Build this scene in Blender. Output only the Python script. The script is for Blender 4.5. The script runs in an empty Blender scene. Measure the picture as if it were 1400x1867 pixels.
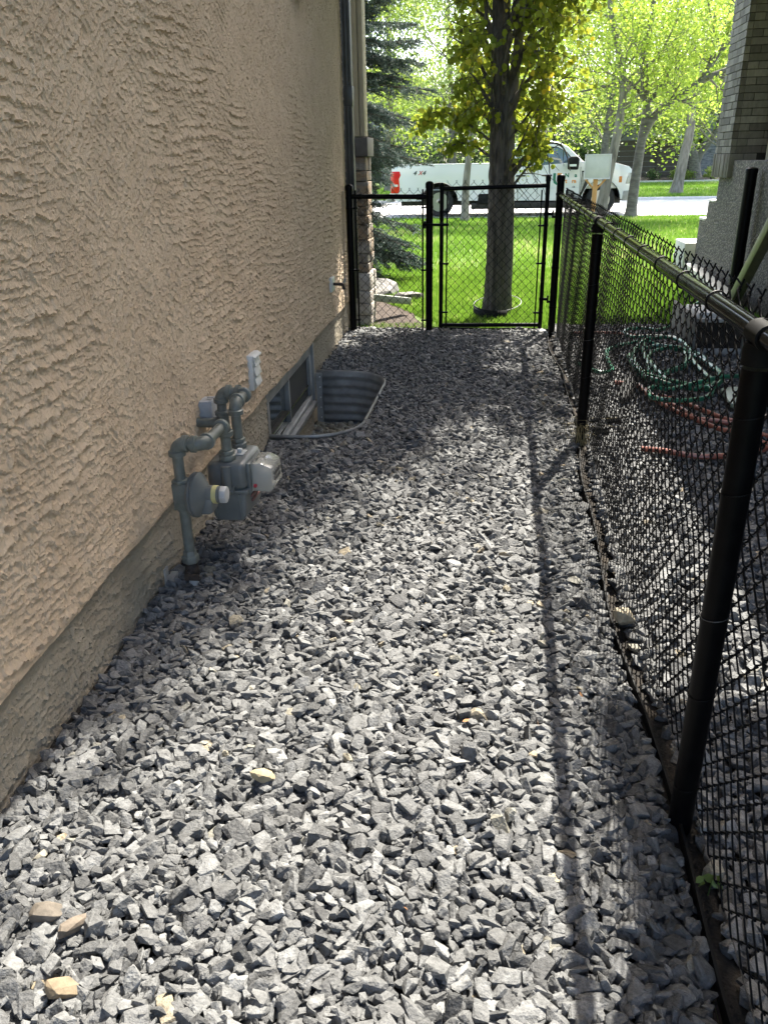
import bpy, bmesh, math, random
import numpy as np
from mathutils import Vector, Matrix, Euler
R = math.radians
sc = bpy.context.scene
C = sc.collection
random.seed(7)

# ------------------------------------------------------------------ camera
CAM_F, PITCH, YAW, ROLL, CAMH = 1464.3, .4147, .1446, -.0203, 1.6
cam_d = bpy.data.cameras.new('camera'); cam = bpy.data.objects.new('camera', cam_d); C.objects.link(cam); sc.camera = cam
cam_d.sensor_fit = 'VERTICAL'; cam_d.sensor_height = 36; cam_d.lens = 36 * CAM_F / 1867
cam_d.clip_start = .05; cam_d.clip_end = 2000
_F = Vector((-math.sin(YAW) * math.cos(PITCH), math.cos(YAW) * math.cos(PITCH), -math.sin(PITCH)))
_R = Vector((math.cos(YAW), math.sin(YAW), 0)); _U = _R.cross(_F)
_R2 = _R * math.cos(ROLL) + _U * math.sin(ROLL); _U2 = -_R * math.sin(ROLL) + _U * math.cos(ROLL)
_m = Matrix((( _R2.x, _U2.x, -_F.x, 0), (_R2.y, _U2.y, -_F.y, 0), (_R2.z, _U2.z, -_F.z, CAMH), (0, 0, 0, 1)))
cam.matrix_world = _m

# ------------------------------------------------------------------ light
SUN = Vector((.237, .66, 1)).normalized()
w = bpy.data.worlds.new('World'); sc.world = w; w.use_nodes = True
nt = w.node_tree; nt.nodes.clear()
sky = nt.nodes.new('ShaderNodeTexSky'); sky.sky_type = 'NISHITA'; sky.sun_disc = False
sky.sun_elevation = math.asin(SUN.z); sky.sun_rotation = math.atan2(SUN.x, SUN.y)
sky.dust_density = 5.0; sky.air_density = .7; sky.ozone_density = .3; sky.altitude = 1000
bg = nt.nodes.new('ShaderNodeBackground'); bg.inputs[1].default_value = .15
wo = nt.nodes.new('ShaderNodeOutputWorld')
nt.links.new(sky.outputs[0], bg.inputs[0]); nt.links.new(bg.outputs[0], wo.inputs[0])
sl = bpy.data.lights.new('sun', 'SUN'); sl.energy = 2.7; sl.angle = R(.55); sl.color = (1, .97, .93)
so = bpy.data.objects.new('sun', sl); C.objects.link(so); so.rotation_euler = SUN.to_track_quat('Z', 'Y').to_euler()
so.location = (3, 8, 12)
sc.view_settings.view_transform = 'Standard'; sc.view_settings.look = 'None'
sc.view_settings.exposure = 2.68; sc.view_settings.gamma = 1
sc.view_settings.use_white_balance = True; sc.view_settings.white_balance_temperature = 6950; sc.view_settings.white_balance_tint = 8
sc.render.engine = 'CYCLES'
sc.cycles.max_bounces = 7; sc.cycles.transparent_max_bounces = 8

# ------------------------------------------------------------------ tagging
def tag(o, label=None, cat=None, group=None, kind=None):
    if label: o['label'] = label
    if cat: o['category'] = cat
    if group: o['group'] = group
    if kind: o['kind'] = kind
    return o
def thing(name, label, cat, loc=(0, 0, 0), group=None, rotz=0):
    o = bpy.data.objects.new(name, None); o.empty_display_size = .2; C.objects.link(o)
    o.location = loc; o.rotation_euler = (0, 0, rotz)
    return tag(o, label, cat, group)
def link(name, me, m=None, parent=None, world=True):
    o = bpy.data.objects.new(name, me); C.objects.link(o)
    if m is not None: me.materials.append(m)
    if parent is not None:
        o.parent = parent
        if world:       # mesh given in world coordinates under an empty at its base
            pw = Matrix.LocRotScale(parent_world(parent)[0], parent_world(parent)[1], None)
            o.matrix_parent_inverse = pw.inverted()
    return o
def parent_world(p):
    if p.type == 'EMPTY' and p.parent is None: return p.location.copy(), p.rotation_euler.to_quaternion()
    if p.type == 'MESH' and p.parent is None: return p.location.copy(), p.rotation_euler.to_quaternion()
    return Vector((0, 0, 0)), Euler((0, 0, 0)).to_quaternion()

# ------------------------------------------------------------------ mesh builder
def basis(d, up=None):
    d = Vector(d).normalized()
    u = Vector(up) if up else (Vector((0, 0, 1)) if abs(d.z) < .95 else Vector((1, 0, 0)))
    a = d.cross(u).normalized(); b = a.cross(d).normalized()
    return d, a, b
class MB:
    def __init__(s): s.v = []; s.f = []
    def add(s, vs, fs):
        n = len(s.v); s.v.extend([tuple(x) for x in vs]); s.f.extend([tuple(i + n for i in f) for f in fs]); return s
    def box(s, x0, x1, y0, y1, z0, z1, M=None):
        vs = [Vector(p) for p in ((x0,y0,z0),(x1,y0,z0),(x1,y1,z0),(x0,y1,z0),(x0,y0,z1),(x1,y0,z1),(x1,y1,z1),(x0,y1,z1))]
        if M is not None: vs = [M @ p for p in vs]
        return s.add(vs, [(0,3,2,1),(4,5,6,7),(0,1,5,4),(1,2,6,5),(2,3,7,6),(3,0,4,7)])
    def tube(s, pts, r, n=8, caps=True, closed=False):
        pts = [Vector(p) for p in pts]; N = len(pts)
        rs = r if isinstance(r, (list, tuple)) else [r] * N
        vs = []; prev = None
        for i, p in enumerate(pts):
            if closed: t = pts[(i+1) % N] - pts[i-1]
            else: t = pts[min(i+1, N-1)] - pts[max(i-1, 0)]
            if t.length < 1e-9: t = Vector((0, 0, 1))
            t.normalize()
            if prev is None: _, a, b = basis(t)
            else:
                a = prev - t * prev.dot(t)
                if a.length < 1e-6: _, a, b = basis(t)
                else: a.normalize(); b = a.cross(t)
            prev = a
            for k in range(n):
                q = 2 * math.pi * k / n
                vs.append(p + (a * math.cos(q) + b * math.sin(q)) * rs[i])
        fs = []
        for i in range(N - (0 if closed else 1)):
            j = (i + 1) % N
            for k in range(n):
                l = (k + 1) % n
                fs.append((i*n+k, i*n+l, j*n+l, j*n+k))
        if caps and not closed:
            fs.append(tuple(range(n-1, -1, -1))); fs.append(tuple((N-1)*n + k for k in range(n)))
        return s.add(vs, fs)
    def lathe(s, o, d, prof, n=16, caps=True):     # prof: (dist along d, radius)
        d, a, b = basis(d); o = Vector(o); vs = []
        for (h, r) in prof:
            for k in range(n):
                q = 2 * math.pi * k / n; vs.append(o + d*h + (a*math.cos(q) + b*math.sin(q)) * r)
        fs = []
        for i in range(len(prof)-1):
            for k in range(n):
                l = (k+1) % n; fs.append((i*n+k, i*n+l, (i+1)*n+l, (i+1)*n+k))
        if caps: fs.append(tuple(range(n-1, -1, -1))); fs.append(tuple((len(prof)-1)*n + k for k in range(n)))
        return s.add(vs, fs)
    def prism(s, poly, fn0, fn1):       # poly list of 2-D points mapped by fn0/fn1 to 3-D
        n = len(poly); vs = [fn0(*p) for p in poly] + [fn1(*p) for p in poly]
        fs = [tuple(range(n)), tuple(range(2*n-1, n-1, -1))] + [(i, i+n, (i+1) % n + n, (i+1) % n) for i in range(n)]
        return s.add(vs, fs)
    def build(s, name, m=None, parent=None, smooth=False, bevel=0, seg=2, angle=35):
        me = bpy.data.meshes.new(name); me.from_pydata(s.v, [], s.f); me.update()
        bm = bmesh.new(); bm.from_mesh(me); bmesh.ops.recalc_face_normals(bm, faces=bm.faces)
        if bevel:
            bmesh.ops.remove_doubles(bm, verts=bm.verts, dist=1e-5)
            es = [e for e in bm.edges if len(e.link_faces) == 2 and e.calc_face_angle(0) > R(25)]
            bmesh.ops.bevel(bm, geom=es, offset=bevel, segments=seg, affect='EDGES', profile=.5, clamp_overlap=True)
        bm.to_mesh(me); bm.free()
        if smooth or bevel:
            for p in me.polygons: p.use_smooth = True
            me.set_sharp_from_angle(angle=R(angle))
        return link(name, me, m, parent)
def npmesh(name, V, F, m, parent=None, smooth=False, attrs=None):
    V = np.asarray(V, np.float32); F = np.asarray(F, np.int32); k = F.shape[1]
    me = bpy.data.meshes.new(name); me.vertices.add(len(V)); me.vertices.foreach_set('co', V.ravel())
    me.loops.add(F.size); me.loops.foreach_set('vertex_index', F.ravel())
    me.polygons.add(len(F)); me.polygons.foreach_set('loop_start', np.arange(0, F.size, k, dtype=np.int32))
    me.polygons.foreach_set('use_smooth', np.full(len(F), smooth))
    for nm, arr in (attrs or {}).items():
        a = me.attributes.new(nm, 'FLOAT', 'POINT'); a.data.foreach_set('value', np.asarray(arr, np.float32))
    me.update(calc_edges=True); me.validate()
    return link(name, me, m, parent)

# ------------------------------------------------------------------ materials
def mat(name, col=(.5, .5, .5), rough=.6, metal=0, spec=.5):
    m = bpy.data.materials.new(name); m.use_nodes = True
    b = m.node_tree.nodes['Principled BSDF']
    b.inputs['Base Color'].default_value = (*col, 1); b.inputs['Roughness'].default_value = rough
    b.inputs['Metallic'].default_value = metal; b.inputs['Specular IOR Level'].default_value = spec
    return m
def nodes(m): return m.node_tree, m.node_tree.nodes['Principled BSDF']
def noisy(name, c1, c2, scale=8, rough=.7, metal=0, bump=0, bscale=None, detail=6, spec=.4, stretch=None, rr=None, bdist=.01):
    m = mat(name, c1, rough, metal, spec); t, b = nodes(m); N = t.nodes.new; L = t.links.new
    tc = N('ShaderNodeTexCoord'); src = tc.outputs['Object']
    if stretch:
        mp = N('ShaderNodeMapping'); mp.inputs['Scale'].default_value = stretch; L(src, mp.inputs[0]); src = mp.outputs[0]
    n = N('ShaderNodeTexNoise'); n.inputs['Scale'].default_value = scale; n.inputs['Detail'].default_value = detail
    L(src, n.inputs['Vector'])
    r = N('ShaderNodeValToRGB'); r.color_ramp.elements[0].position = .32; r.color_ramp.elements[1].position = .68
    r.color_ramp.elements[0].color = (*c1, 1); r.color_ramp.elements[1].color = (*c2, 1)
    L(n.outputs['Fac'], r.inputs[0]); L(r.outputs[0], b.inputs['Base Color'])
    if rr:
        mr = N('ShaderNodeMapRange'); mr.inputs[3].default_value = rr[0]; mr.inputs[4].default_value = rr[1]
        L(n.outputs['Fac'], mr.inputs[0]); L(mr.outputs[0], b.inputs['Roughness'])
    if bump:
        n2 = N('ShaderNodeTexNoise'); n2.inputs['Scale'].default_value = bscale or scale * 4; n2.inputs['Detail'].default_value = 8
        L(src, n2.inputs['Vector']); bp = N('ShaderNodeBump'); bp.inputs['Strength'].default_value = bump; bp.inputs['Distance'].default_value = bdist
        L(n2.outputs['Fac'], bp.inputs['Height']); L(bp.outputs[0], b.inputs['Normal'])
    return m
def leafmat(name, c1, c2, c3=None, trans=.5, rough=.45, attr='tone'):
    m = mat(name, c1, rough, 0, .35); t, b = nodes(m); N = t.nodes.new; L = t.links.new
    a = N('ShaderNodeAttribute'); a.attribute_name = attr
    r = N('ShaderNodeValToRGB'); r.color_ramp.elements[0].color = (*c1, 1); r.color_ramp.elements[1].color = (*c2, 1)
    if c3: e = r.color_ramp.elements.new(.9); r.color_ramp.elements[1].position = .85; e = r.color_ramp.elements[2]; e.position = .93; e.color = (*c3, 1)
    L(a.outputs['Fac'], r.inputs[0]); L(r.outputs[0], b.inputs['Base Color'])
    tr = N('ShaderNodeBsdfTranslucent'); L(r.outputs[0], tr.inputs[0])
    mx = N('ShaderNodeMixShader'); mx.inputs[0].default_value = trans
    out = t.nodes['Material Output']; L(b.outputs[0], mx.inputs[1]); L(tr.outputs[0], mx.inputs[2]); L(mx.outputs[0], out.inputs[0])
    return m
M = {}
M['black'] = noisy('black_vinyl', (.0015, .0015, .002), (.0035, .0035, .004), 30, .4, 0, .12, 200, spec=.09, rr=(.3, .5), bdist=.001)
M['rail'] = noisy('black_rail', (.003, .003, .003), (.007, .007, .007), 3, .15, 0, 0, 300, spec=.06, rr=(.11, .17), bdist=.001)
M['cap'] = mat('dull_black', (.004, .004, .004), .7, 0, .15)
M['wire'] = mat('black_wire', (.002, .002, .0025), .5, 0, .2)
M['galv_tie'] = noisy('tie_wire', (.05, .05, .05), (.12, .12, .12), 40, .5, .6)
M['lawn'] = noisy('lawn_ground', (.06, .11, .015), (.13, .20, .035), 3, .9, 0, .6, 60, bdist=.03)
M['road'] = noisy('road_concrete', (.42, .41, .39), (.52, .51, .48), 1.2, .85, 0, .2, 60, bdist=.003)
M['soil'] = noisy('dark_soil', (.015, .014, .013), (.05, .04, .03), 12, .95, 0, .6, 50, bdist=.02)
M['mulch'] = noisy('mulch', (.022, .016, .012), (.085, .062, .046), 30, .95, 0, .9, 60, bdist=.02)
M['grey_pipe'] = noisy('grey_green_pipe', (.10, .112, .10), (.15, .166, .15), 25, .42, 0, .12, 120, spec=.5, rr=(.34, .6), bdist=.002)
M['meter'] = noisy('meter_paint', (.095, .107, .108), (.13, .142, .142), 9, .38, 0, .1, 220, spec=.5, rr=(.3, .5), bdist=.001)
M['rust'] = noisy('rusty_steel', (.03, .03, .03), (.09, .065, .05), 40, .7, .4, .3)
M['white_plastic'] = noisy('white_plastic', (.66, .66, .63), (.74, .74, .71), 14, .45)
M['grey_plastic'] = noisy('grey_plastic', (.33, .34, .35), (.42, .43, .43), 14, .5)
M['clear'] = mat('clear_cover', (.55, .55, .50), .15, 0, .7)
t, b = nodes(M['clear']); b.inputs['Transmission Weight'].default_value = .35; b.inputs['Alpha'].default_value = .6
M['yellow'] = mat('yellow_sticker', (.46, .43, .20), .6); M['red'] = mat('red_plastic', (.36, .02, .04), .5)
M['print'] = mat('dark_print', (.04, .04, .04), .6); M['redprint'] = mat('faded_red_print', (.16, .075, .07), .6)
M['galv'] = noisy('galvanised_steel', (.24, .24, .23), (.36, .36, .345), 14, .55, .25, .15, 80, rr=(.3, .6), bdist=.002)
M['frame'] = noisy('window_frame', (.18, .187, .18), (.26, .265, .255), 10, .5)
M['glass'] = mat('window_glass', (.05, .065, .065), .03, 0, 1.0)
nodes(M['glass'])[1].inputs['Coat Weight'].default_value = 1.0
nodes(M['glass'])[1].inputs['Coat Roughness'].default_value = .02
M['screen'] = noisy('insect_screen', (.03, .032, .033), (.05, .052, .053), 200, .7)
M['bronze'] = noisy('bronze_metal', (.045, .043, .04), (.06, .058, .054), 12, .4)
M['charcoal'] = noisy('charcoal_metal', (.038, .037, .036), (.056, .055, .053), 10, .4)
M['tan'] = noisy('tan_paint', (.40, .33, .22), (.46, .38, .26), 6, .6)
M['brownbeam'] = noisy('brown_beam', (.085, .07, .058), (.12, .10, .085), 12, .6)
M['olive'] = noisy('olive_downspout', (.10, .10, .055), (.15, .145, .085), 14, .42)
M['hose_green'] = noisy('green_hose', (.010, .105, .058), (.02, .17, .095), 9, .3, spec=.6)
M['hose_red'] = noisy('terracotta_hose', (.19, .055, .036), (.27, .085, .055), 9, .35, spec=.6)
M['edging'] = noisy('edging_plastic', (.006, .006, .006), (.015, .015, .015), 10, .7, spec=.2)
M['tray'] = noisy('green_lid', (.20, .27, .22), (.27, .34, .28), 10, .5)
M['concrete'] = noisy('grey_concrete', (.26, .25, .23), (.38, .37, .34), 9, .9, 0, .5, 60, bdist=.004)
M['steptop'] = noisy('step_concrete', (.5, .49, .46), (.6, .59, .56), 9, .85)
M['darkwood'] = noisy('dark_wood', (.055, .045, .038), (.10, .082, .068), 4, .75, stretch=(1, 1, 14))
M['brown'] = noisy('dark_brown', (.05, .04, .035), (.07, .06, .05), 5, .8)
M['iron'] = mat('black_iron', (.01, .01, .01), .5)
M['post_wood'] = noisy('orange_cedar', (.42, .21, .07), (.55, .30, .11), 12, .7, stretch=(6, 6, 1))
M['board'] = noisy('pale_board', (.43, .435, .375), (.49, .495, .43), 5, .6)
M['boulder'] = noisy('pale_boulder', (.25, .24, .22), (.45, .43, .4), 7, .9, 0, .7, 20, bdist=.03)

# ------------------------------------------------------------------ numpy noise
def vnoise(x, y, seed, z=None):
    xi = np.floor(x).astype(np.int64); yi = np.floor(y).astype(np.int64); fx = x - xi; fy = y - yi
    fx = fx*fx*(3-2*fx); fy = fy*fy*(3-2*fy)
    def h(a, b):
        n = (a * 374761393 + b * 668265263 + seed * 974634777) & 0xffffffff
        n = ((n ^ (n >> 13)) * 1274126177) & 0xffffffff
        n = (n ^ (n >> 16)) & 0xffff
        return n / 65535.0
    return (h(xi, yi)*(1-fx) + h(xi+1, yi)*fx)*(1-fy) + (h(xi, yi+1)*(1-fx) + h(xi+1, yi+1)*fx)*fy
def fbm(x, y, seed, o=3):
    s = 0; a = .5
    for i in range(o): s = s + a * vnoise(x * 2**i, y * 2**i, seed + i*17); a *= .5
    return s / (1 - .5**o)
def sstep(a, b, x): t = np.clip((x-a)/(b-a), 0, 1); return t*t*(3-2*t)

# ------------------------------------------------------------------ ground and gravel
WK = -.0342
def wallx(y): return -1.238 + WK * y
WELL = dict(y0=4.68, y1=6.33, x1=-.86, r=.34, zb=-.43)
def well_curve(off=0, n=8):
    y0, y1, x1, r = WELL['y0'] - off, WELL['y1'] + off, WELL['x1'] + off, WELL['r'] + off * .5
    pts = [(wallx(y0) , y0)]
    for i in range(n+1):
        a = -math.pi/2 + i/n*math.pi/2; pts.append((x1 - r + r*math.cos(a), y0 + r + r*math.sin(a)))
    for i in range(n+1):
        a = i/n*math.pi/2; pts.append((x1 - r + r*math.cos(a), y1 - r + r*math.sin(a)))
    pts.append((wallx(y1), y1))
    return pts
def ground():
    bm = bmesh.new(); z = -.035
    outer = [(-900, -900), (900, -900), (900, 24.68), (-900, 24.68)]
    inner = well_curve(.012) + []
    inner = [(wallx(4.7) - .02, inner[0][1])] + inner[1:-1] + [(wallx(6.3) - .02, inner[-1][1])]
    vo = [bm.verts.new((x, y, z)) for x, y in outer]; vi = [bm.verts.new((x, y, z)) for x, y in inner]
    eo = [bm.edges.new((vo[i], vo[(i+1) % 4])) for i in range(4)]
    ei = [bm.edges.new((vi[i], vi[(i+1) % len(vi)])) for i in range(len(vi))]
    bmesh.ops.triangle_fill(bm, edges=eo + ei, use_beauty=True)
    cx, cy = -1.15, 5.5
    for f in list(bm.faces):
        c = f.calc_center_median()
        if f.normal.z < 0: f.normal_flip()
    me = bpy.data.meshes.new('ground'); bm.to_mesh(me); bm.free()
    tag(link('ground', me, M['lawn']), kind='structure')
ground()
# soil under the two gravel strips
def sheet(name, poly, z, m, thick=0):
    b = MB(); b.add([(x, y, z) for x, y in poly], [tuple(range(len(poly)))])
    return tag(b.build(name, m), kind='structure')
ip = well_curve(.012)
bmh = bmesh.new()
po = [(-1.6, -4), (.50, -4), (.50, 8.2), (-1.6, 8.2)]
pi = [(wallx(4.7) - .02, ip[0][1])] + ip[1:-1] + [(wallx(6.3) - .02, ip[-1][1])]
vo = [bmh.verts.new((x, y, -.03)) for x, y in po]; vi = [bmh.verts.new((x, y, -.03)) for x, y in pi]
bmesh.ops.triangle_fill(bmh, edges=[bmh.edges.new((vo[i], vo[(i+1) % 4])) for i in range(4)] + [bmh.edges.new((vi[i], vi[(i+1) % len(vi)])) for i in range(len(vi))], use_beauty=True)
me = bpy.data.meshes.new('gravel_bed'); bmh.to_mesh(me); bmh.free(); tag(link('gravel_bed', me, M['soil']), kind='structure')
sheet('neighbour_gravel_bed', [(.5, -4), (2.8, -4), (2.8, 8.5), (.5, 8.5)], -.028, M['soil'])

def rock_mat():
    m = mat('slate_gravel', (.2, .2, .2), .72, 0, .35); t, b = nodes(m); N = t.nodes.new; L = t.links.new
    a = N('ShaderNodeAttribute'); a.attribute_name = 'tone'
    r = N('ShaderNodeValToRGB'); cr = r.color_ramp
    cr.elements[0].color = (.045, .046, .047, 1); cr.elements[1].position = 1; cr.elements[1].color = (.27, .22, .15, 1)
    for p, c in ((.3, (.092, .093, .093, 1)), (.7, (.150, .152, .151, 1)), (.93, (.24, .242, .238, 1)), (.965, (.20, .19, .155, 1))):
        e = cr.elements.new(p); e.color = c
    L(a.outputs['Fac'], r.inputs[0])
    tc = N('ShaderNodeTexCoord'); n = N('ShaderNodeTexNoise'); n.inputs['Scale'].default_value = 55; n.inputs['Detail'].default_value = 8; n.inputs['Roughness'].default_value = .65
    L(tc.outputs['Object'], n.inputs['Vector'])
    mr = N('ShaderNodeMapRange'); mr.inputs[1].default_value = .3; mr.inputs[2].default_value = .7; mr.inputs[3].default_value = .6; mr.inputs[4].default_value = 1.42
    L(n.outputs['Fac'], mr.inputs[0])
    mx = N('ShaderNodeMixRGB'); mx.blend_type = 'MULTIPLY'; mx.inputs[0].default_value = 1
    L(r.outputs[0], mx.inputs[1]); L(mr.outputs[0], mx.inputs[2])
    L(mx.outputs[0], b.inputs['Base Color'])
    n2 = N('ShaderNodeTexNoise'); n2.inputs['Scale'].default_value = 130; n2.inputs['Detail'].default_value = 6; L(tc.outputs['Object'], n2.inputs['Vector'])
    bp = N('ShaderNodeBump'); bp.inputs['Strength'].default_value = .8; bp.inputs['Distance'].default_value = .006
    L(n2.outputs['Fac'], bp.inputs['Height']); L(bp.outputs[0], b.inputs['Normal'])
    return m
M['rock'] = rock_mat()
def pebble_mat():
    m = mat('river_pebbles', (.2, .2, .2), .7); t, b = nodes(m); N = t.nodes.new; L = t.links.new
    a = N('ShaderNodeAttribute'); a.attribute_name = 'tone'; r = N('ShaderNodeValToRGB'); cr = r.color_ramp
    cr.elements[0].color = (.13, .12, .10, 1); cr.elements[1].color = (.42, .40, .34, 1)
    for p, c in ((.35, (.26, .22, .15, 1)), (.7, (.34, .30, .22, 1))): e = cr.elements.new(p); e.color = c
    L(a.outputs['Fac'], r.inputs[0]); L(r.outputs[0], b.inputs['Base Color']); return m
M['pebble'] = pebble_mat()

rng = np.random.default_rng(11)
def hull_templates(n, pts, dims, seed, power=.5):
    rr = np.random.default_rng(seed); out = []
    for k in range(n):
        bm = bmesh.new(); c = np.array(dims) * rr.uniform(.75, 1.3, 3)
        shear = rr.normal(0, .25, 2)
        for i in range(pts):
            p = rr.normal(size=3); p = np.sign(p) * np.abs(p)**power; p /= np.max(np.abs(p))**.6 * np.linalg.norm(p)**.4
            p = p * c * .5; p[0] += shear[0] * p[2]; p[1] += shear[1] * p[0]
            bm.verts.new(p)
        r = bmesh.ops.convex_hull(bm, input=bm.verts)
        bmesh.ops.delete(bm, geom=[v for v in bm.verts if not v.link_faces], context='VERTS')
        bmesh.ops.triangulate(bm, faces=bm.faces); bmesh.ops.recalc_face_normals(bm, faces=bm.faces)
        bm.verts.index_update()
        out.append((np.array([v.co[:] for v in bm.verts]), np.array([[v.index for v in f.verts] for f in bm.faces]))); bm.free()
    return out
def rotmats(yaw, tx, ty):
    cz, sz = np.cos(yaw), np.sin(yaw); cx, sx = np.cos(tx), np.sin(tx); cy, sy = np.cos(ty), np.sin(ty)
    Z = np.zeros((len(yaw), 3, 3)); Z[:,0,0]=cz; Z[:,0,1]=-sz; Z[:,1,0]=sz; Z[:,1,1]=cz; Z[:,2,2]=1
    X = np.zeros_like(Z); X[:,0,0]=1; X[:,1,1]=cx; X[:,1,2]=-sx; X[:,2,1]=sx; X[:,2,2]=cx
    Y = np.zeros_like(Z); Y[:,1,1]=1; Y[:,0,0]=cy; Y[:,0,2]=sy; Y[:,2,0]=-sy; Y[:,2,2]=cy
    return X @ Y @ Z
def scatter(name, P, scale, templates, m, tilt, tone, label, cat, smooth=False):
    n = len(P); tid = rng.integers(0, len(templates), n)
    rm = rotmats(rng.uniform(0, 2*np.pi, n), rng.normal(0, tilt, n), rng.normal(0, tilt, n))
    VS = []; FS = []; TS = []; off = 0
    for k, (tv, tf) in enumerate(templates):
        idx = np.where(tid == k)[0]
        if not len(idx): continue
        s = scale[idx][:, None, None] * rng.uniform(.82, 1.2, (len(idx), 1, 3))
        v = tv[None] * s; v = np.einsum('nij,nkj->nki', rm[idx], v) + P[idx][:, None, :]
        VS.append(v.reshape(-1, 3)); nv = len(tv)
        f = tf[None] + (np.arange(len(idx)) * nv)[:, None, None] + off; FS.append(f.reshape(-1, 3)); off += nv * len(idx)
        TS.append(np.repeat(tone[idx], nv))
    o = npmesh(name, np.concatenate(VS), np.concatenate(FS), m, None, smooth, {'tone': np.concatenate(TS)})
    return tag(o, label, cat, kind='stuff')
TPL = hull_templates(60, 17, (.0415, .0325, .020), 5, .6)
def grid_points(x0, x1, y0, y1, cell, z, zj, jit=.48):
    nx = int((x1-x0)/cell)+1; ny = int((y1-y0)/cell)+1
    gx, gy = np.meshgrid(x0 + (np.arange(nx)+.5)*cell, y0 + (np.arange(ny)+.5)*cell)
    p = np.stack([gx.ravel(), gy.ravel()], 1) + rng.uniform(-jit, jit, (nx*ny, 2))*cell
    und = (fbm(p[:,0]*2.2, p[:,1]*2.2, 3) - .5) * .05
    return np.column_stack([p, z + und + rng.uniform(-zj, zj, len(p))])
def in_well(p, pad):
    y0, y1, x1, r = WELL['y0']-pad, WELL['y1']+pad, WELL['x1']+pad, WELL['r']
    x, y = p[:,0], p[:,1]; ins = (y > y0) & (y < y1) & (x < x1)
    for cy in (y0 + r, y1 - r):
        corner = (x > x1 - r) & ((y < y0 + r) if cy == y0 + r else (y > y1 - r))
        d = np.hypot(x - (x1 - r), y - cy); ins &= ~(corner & (d > r))
    return ins
def edgex(y): return .492 + .03*np.sin(y*1.35+.4) + .012*np.sin(y*4.1)
def tones(n, tan=.014):
    t = np.clip(rng.beta(2.2, 2.2, n), 0, 1) * .9
    k = rng.random(n) < tan; t[k] = rng.uniform(.95, 1, k.sum()); return t
def size(n): return np.clip(rng.lognormal(-.05, .28, n), .5, 1.6)
P = np.concatenate([grid_points(-1.6, .56, .55, 8.18, .0235, -.011, .005), grid_points(-1.6, .56, .55, 8.18, .028, .006, .006), grid_points(-1.6, .56, .55, 6, .042, .004, .006)])
NB = len(grid_points(-1.6, .56, .55, 6, .042, 0, 0))
keep = (P[:,0] > wallx(P[:,1]) + .018) & (P[:,0] < edgex(P[:,1]) - .02) & ~in_well(P, .025)
small = (np.arange(len(P)) >= len(P) - NB)[keep]; P = P[keep]
n = len(P); S = size(n); S[small] *= .42
scatter('slate_gravel', P, S, TPL, M['rock'], .44, tones(n), 'crushed blue grey slate gravel covering the narrow side path', 'gravel')
P = np.concatenate([grid_points(.5, 2.8, .3, 8.5, .028, -.01, .006), grid_points(.5, 2.8, .3, 8.5, .040, .006, .007)])
P = P[(P[:,0] > edgex(P[:,1]) + .05)]
n = len(P)
scatter('neighbour_gravel', P, size(n), TPL, M['rock'], .45, tones(n, .01), 'crushed slate gravel on the neighbour side of the mesh fence', 'gravel')
PEB = hull_templates(14, 26, (.045, .036, .026), 9, 1.0)
P = grid_points(-1.46, -.88, 4.72, 6.3, .032, WELL['zb'] + .02, .012); P = P[in_well(P, -.04)]
P = np.concatenate([P, P + np.array([.016, .013, -.012])])
scatter('window_well_pebbles', P, size(len(P)), PEB, M['pebble'], .5, rng.random(len(P)), 'rounded tan and grey pebbles at the bottom of the window well', 'pebbles', True)
# a few odd stones that stand out
def stone(name, loc, dims, label, col, seed, rot):
    tv, tf = hull_templates(1, 40, dims, seed, .9)[0]
    me = bpy.data.meshes.new(name); me.from_pydata([tuple(v) for v in tv], [], [tuple(f) for f in tf]); me.update()
    bm = bmesh.new(); bm.from_mesh(me); bmesh.ops.bevel(bm, geom=list(bm.edges), offset=min(dims)*.06, segments=1, affect='EDGES', clamp_overlap=True); bm.to_mesh(me); bm.free()
    o = link(name, me, noisy(name + '_stone', tuple(c*.75 for c in col), tuple(min(1, c*1.3) for c in col), 35, .8, 0, .5, 90, bdist=.004))
    o.location = loc; o.rotation_euler = rot; return tag(o, label, 'stone')
stone('cobble_stone', (.50, 2.655, .035), (.095, .075, .055), 'round tan cobble lying against the black edging under the fence', (.30, .26, .19), 3, (0, .1, .5))
stone('tan_stone', (-.60, 1.69, .03), (.055, .04, .032), 'yellowish tan stone alone on the grey gravel near the middle', (.27, .225, .145), 8, (.3, .2, 1.2))
stone('rust_stone', (-.98, 1.20, .022), (.065, .042, .035), 'rounded brown stone in the lower left of the gravel', (.135, .115, .092), 21, (.1, .2, .2))
stone('rust_stone', (-.90, 1.175, .025), (.075, .036, .03), 'long reddish brown stone just right of the rounded brown one', (.15, .122, .095), 31, (.2, .5, 1.1))
stone('tan_stone', (-.85, 1.03, .025), (.05, .038, .032), 'small orange brown stone near the bottom left corner', (.20, .155, .10), 41, (.2, .3, .8))
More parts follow.
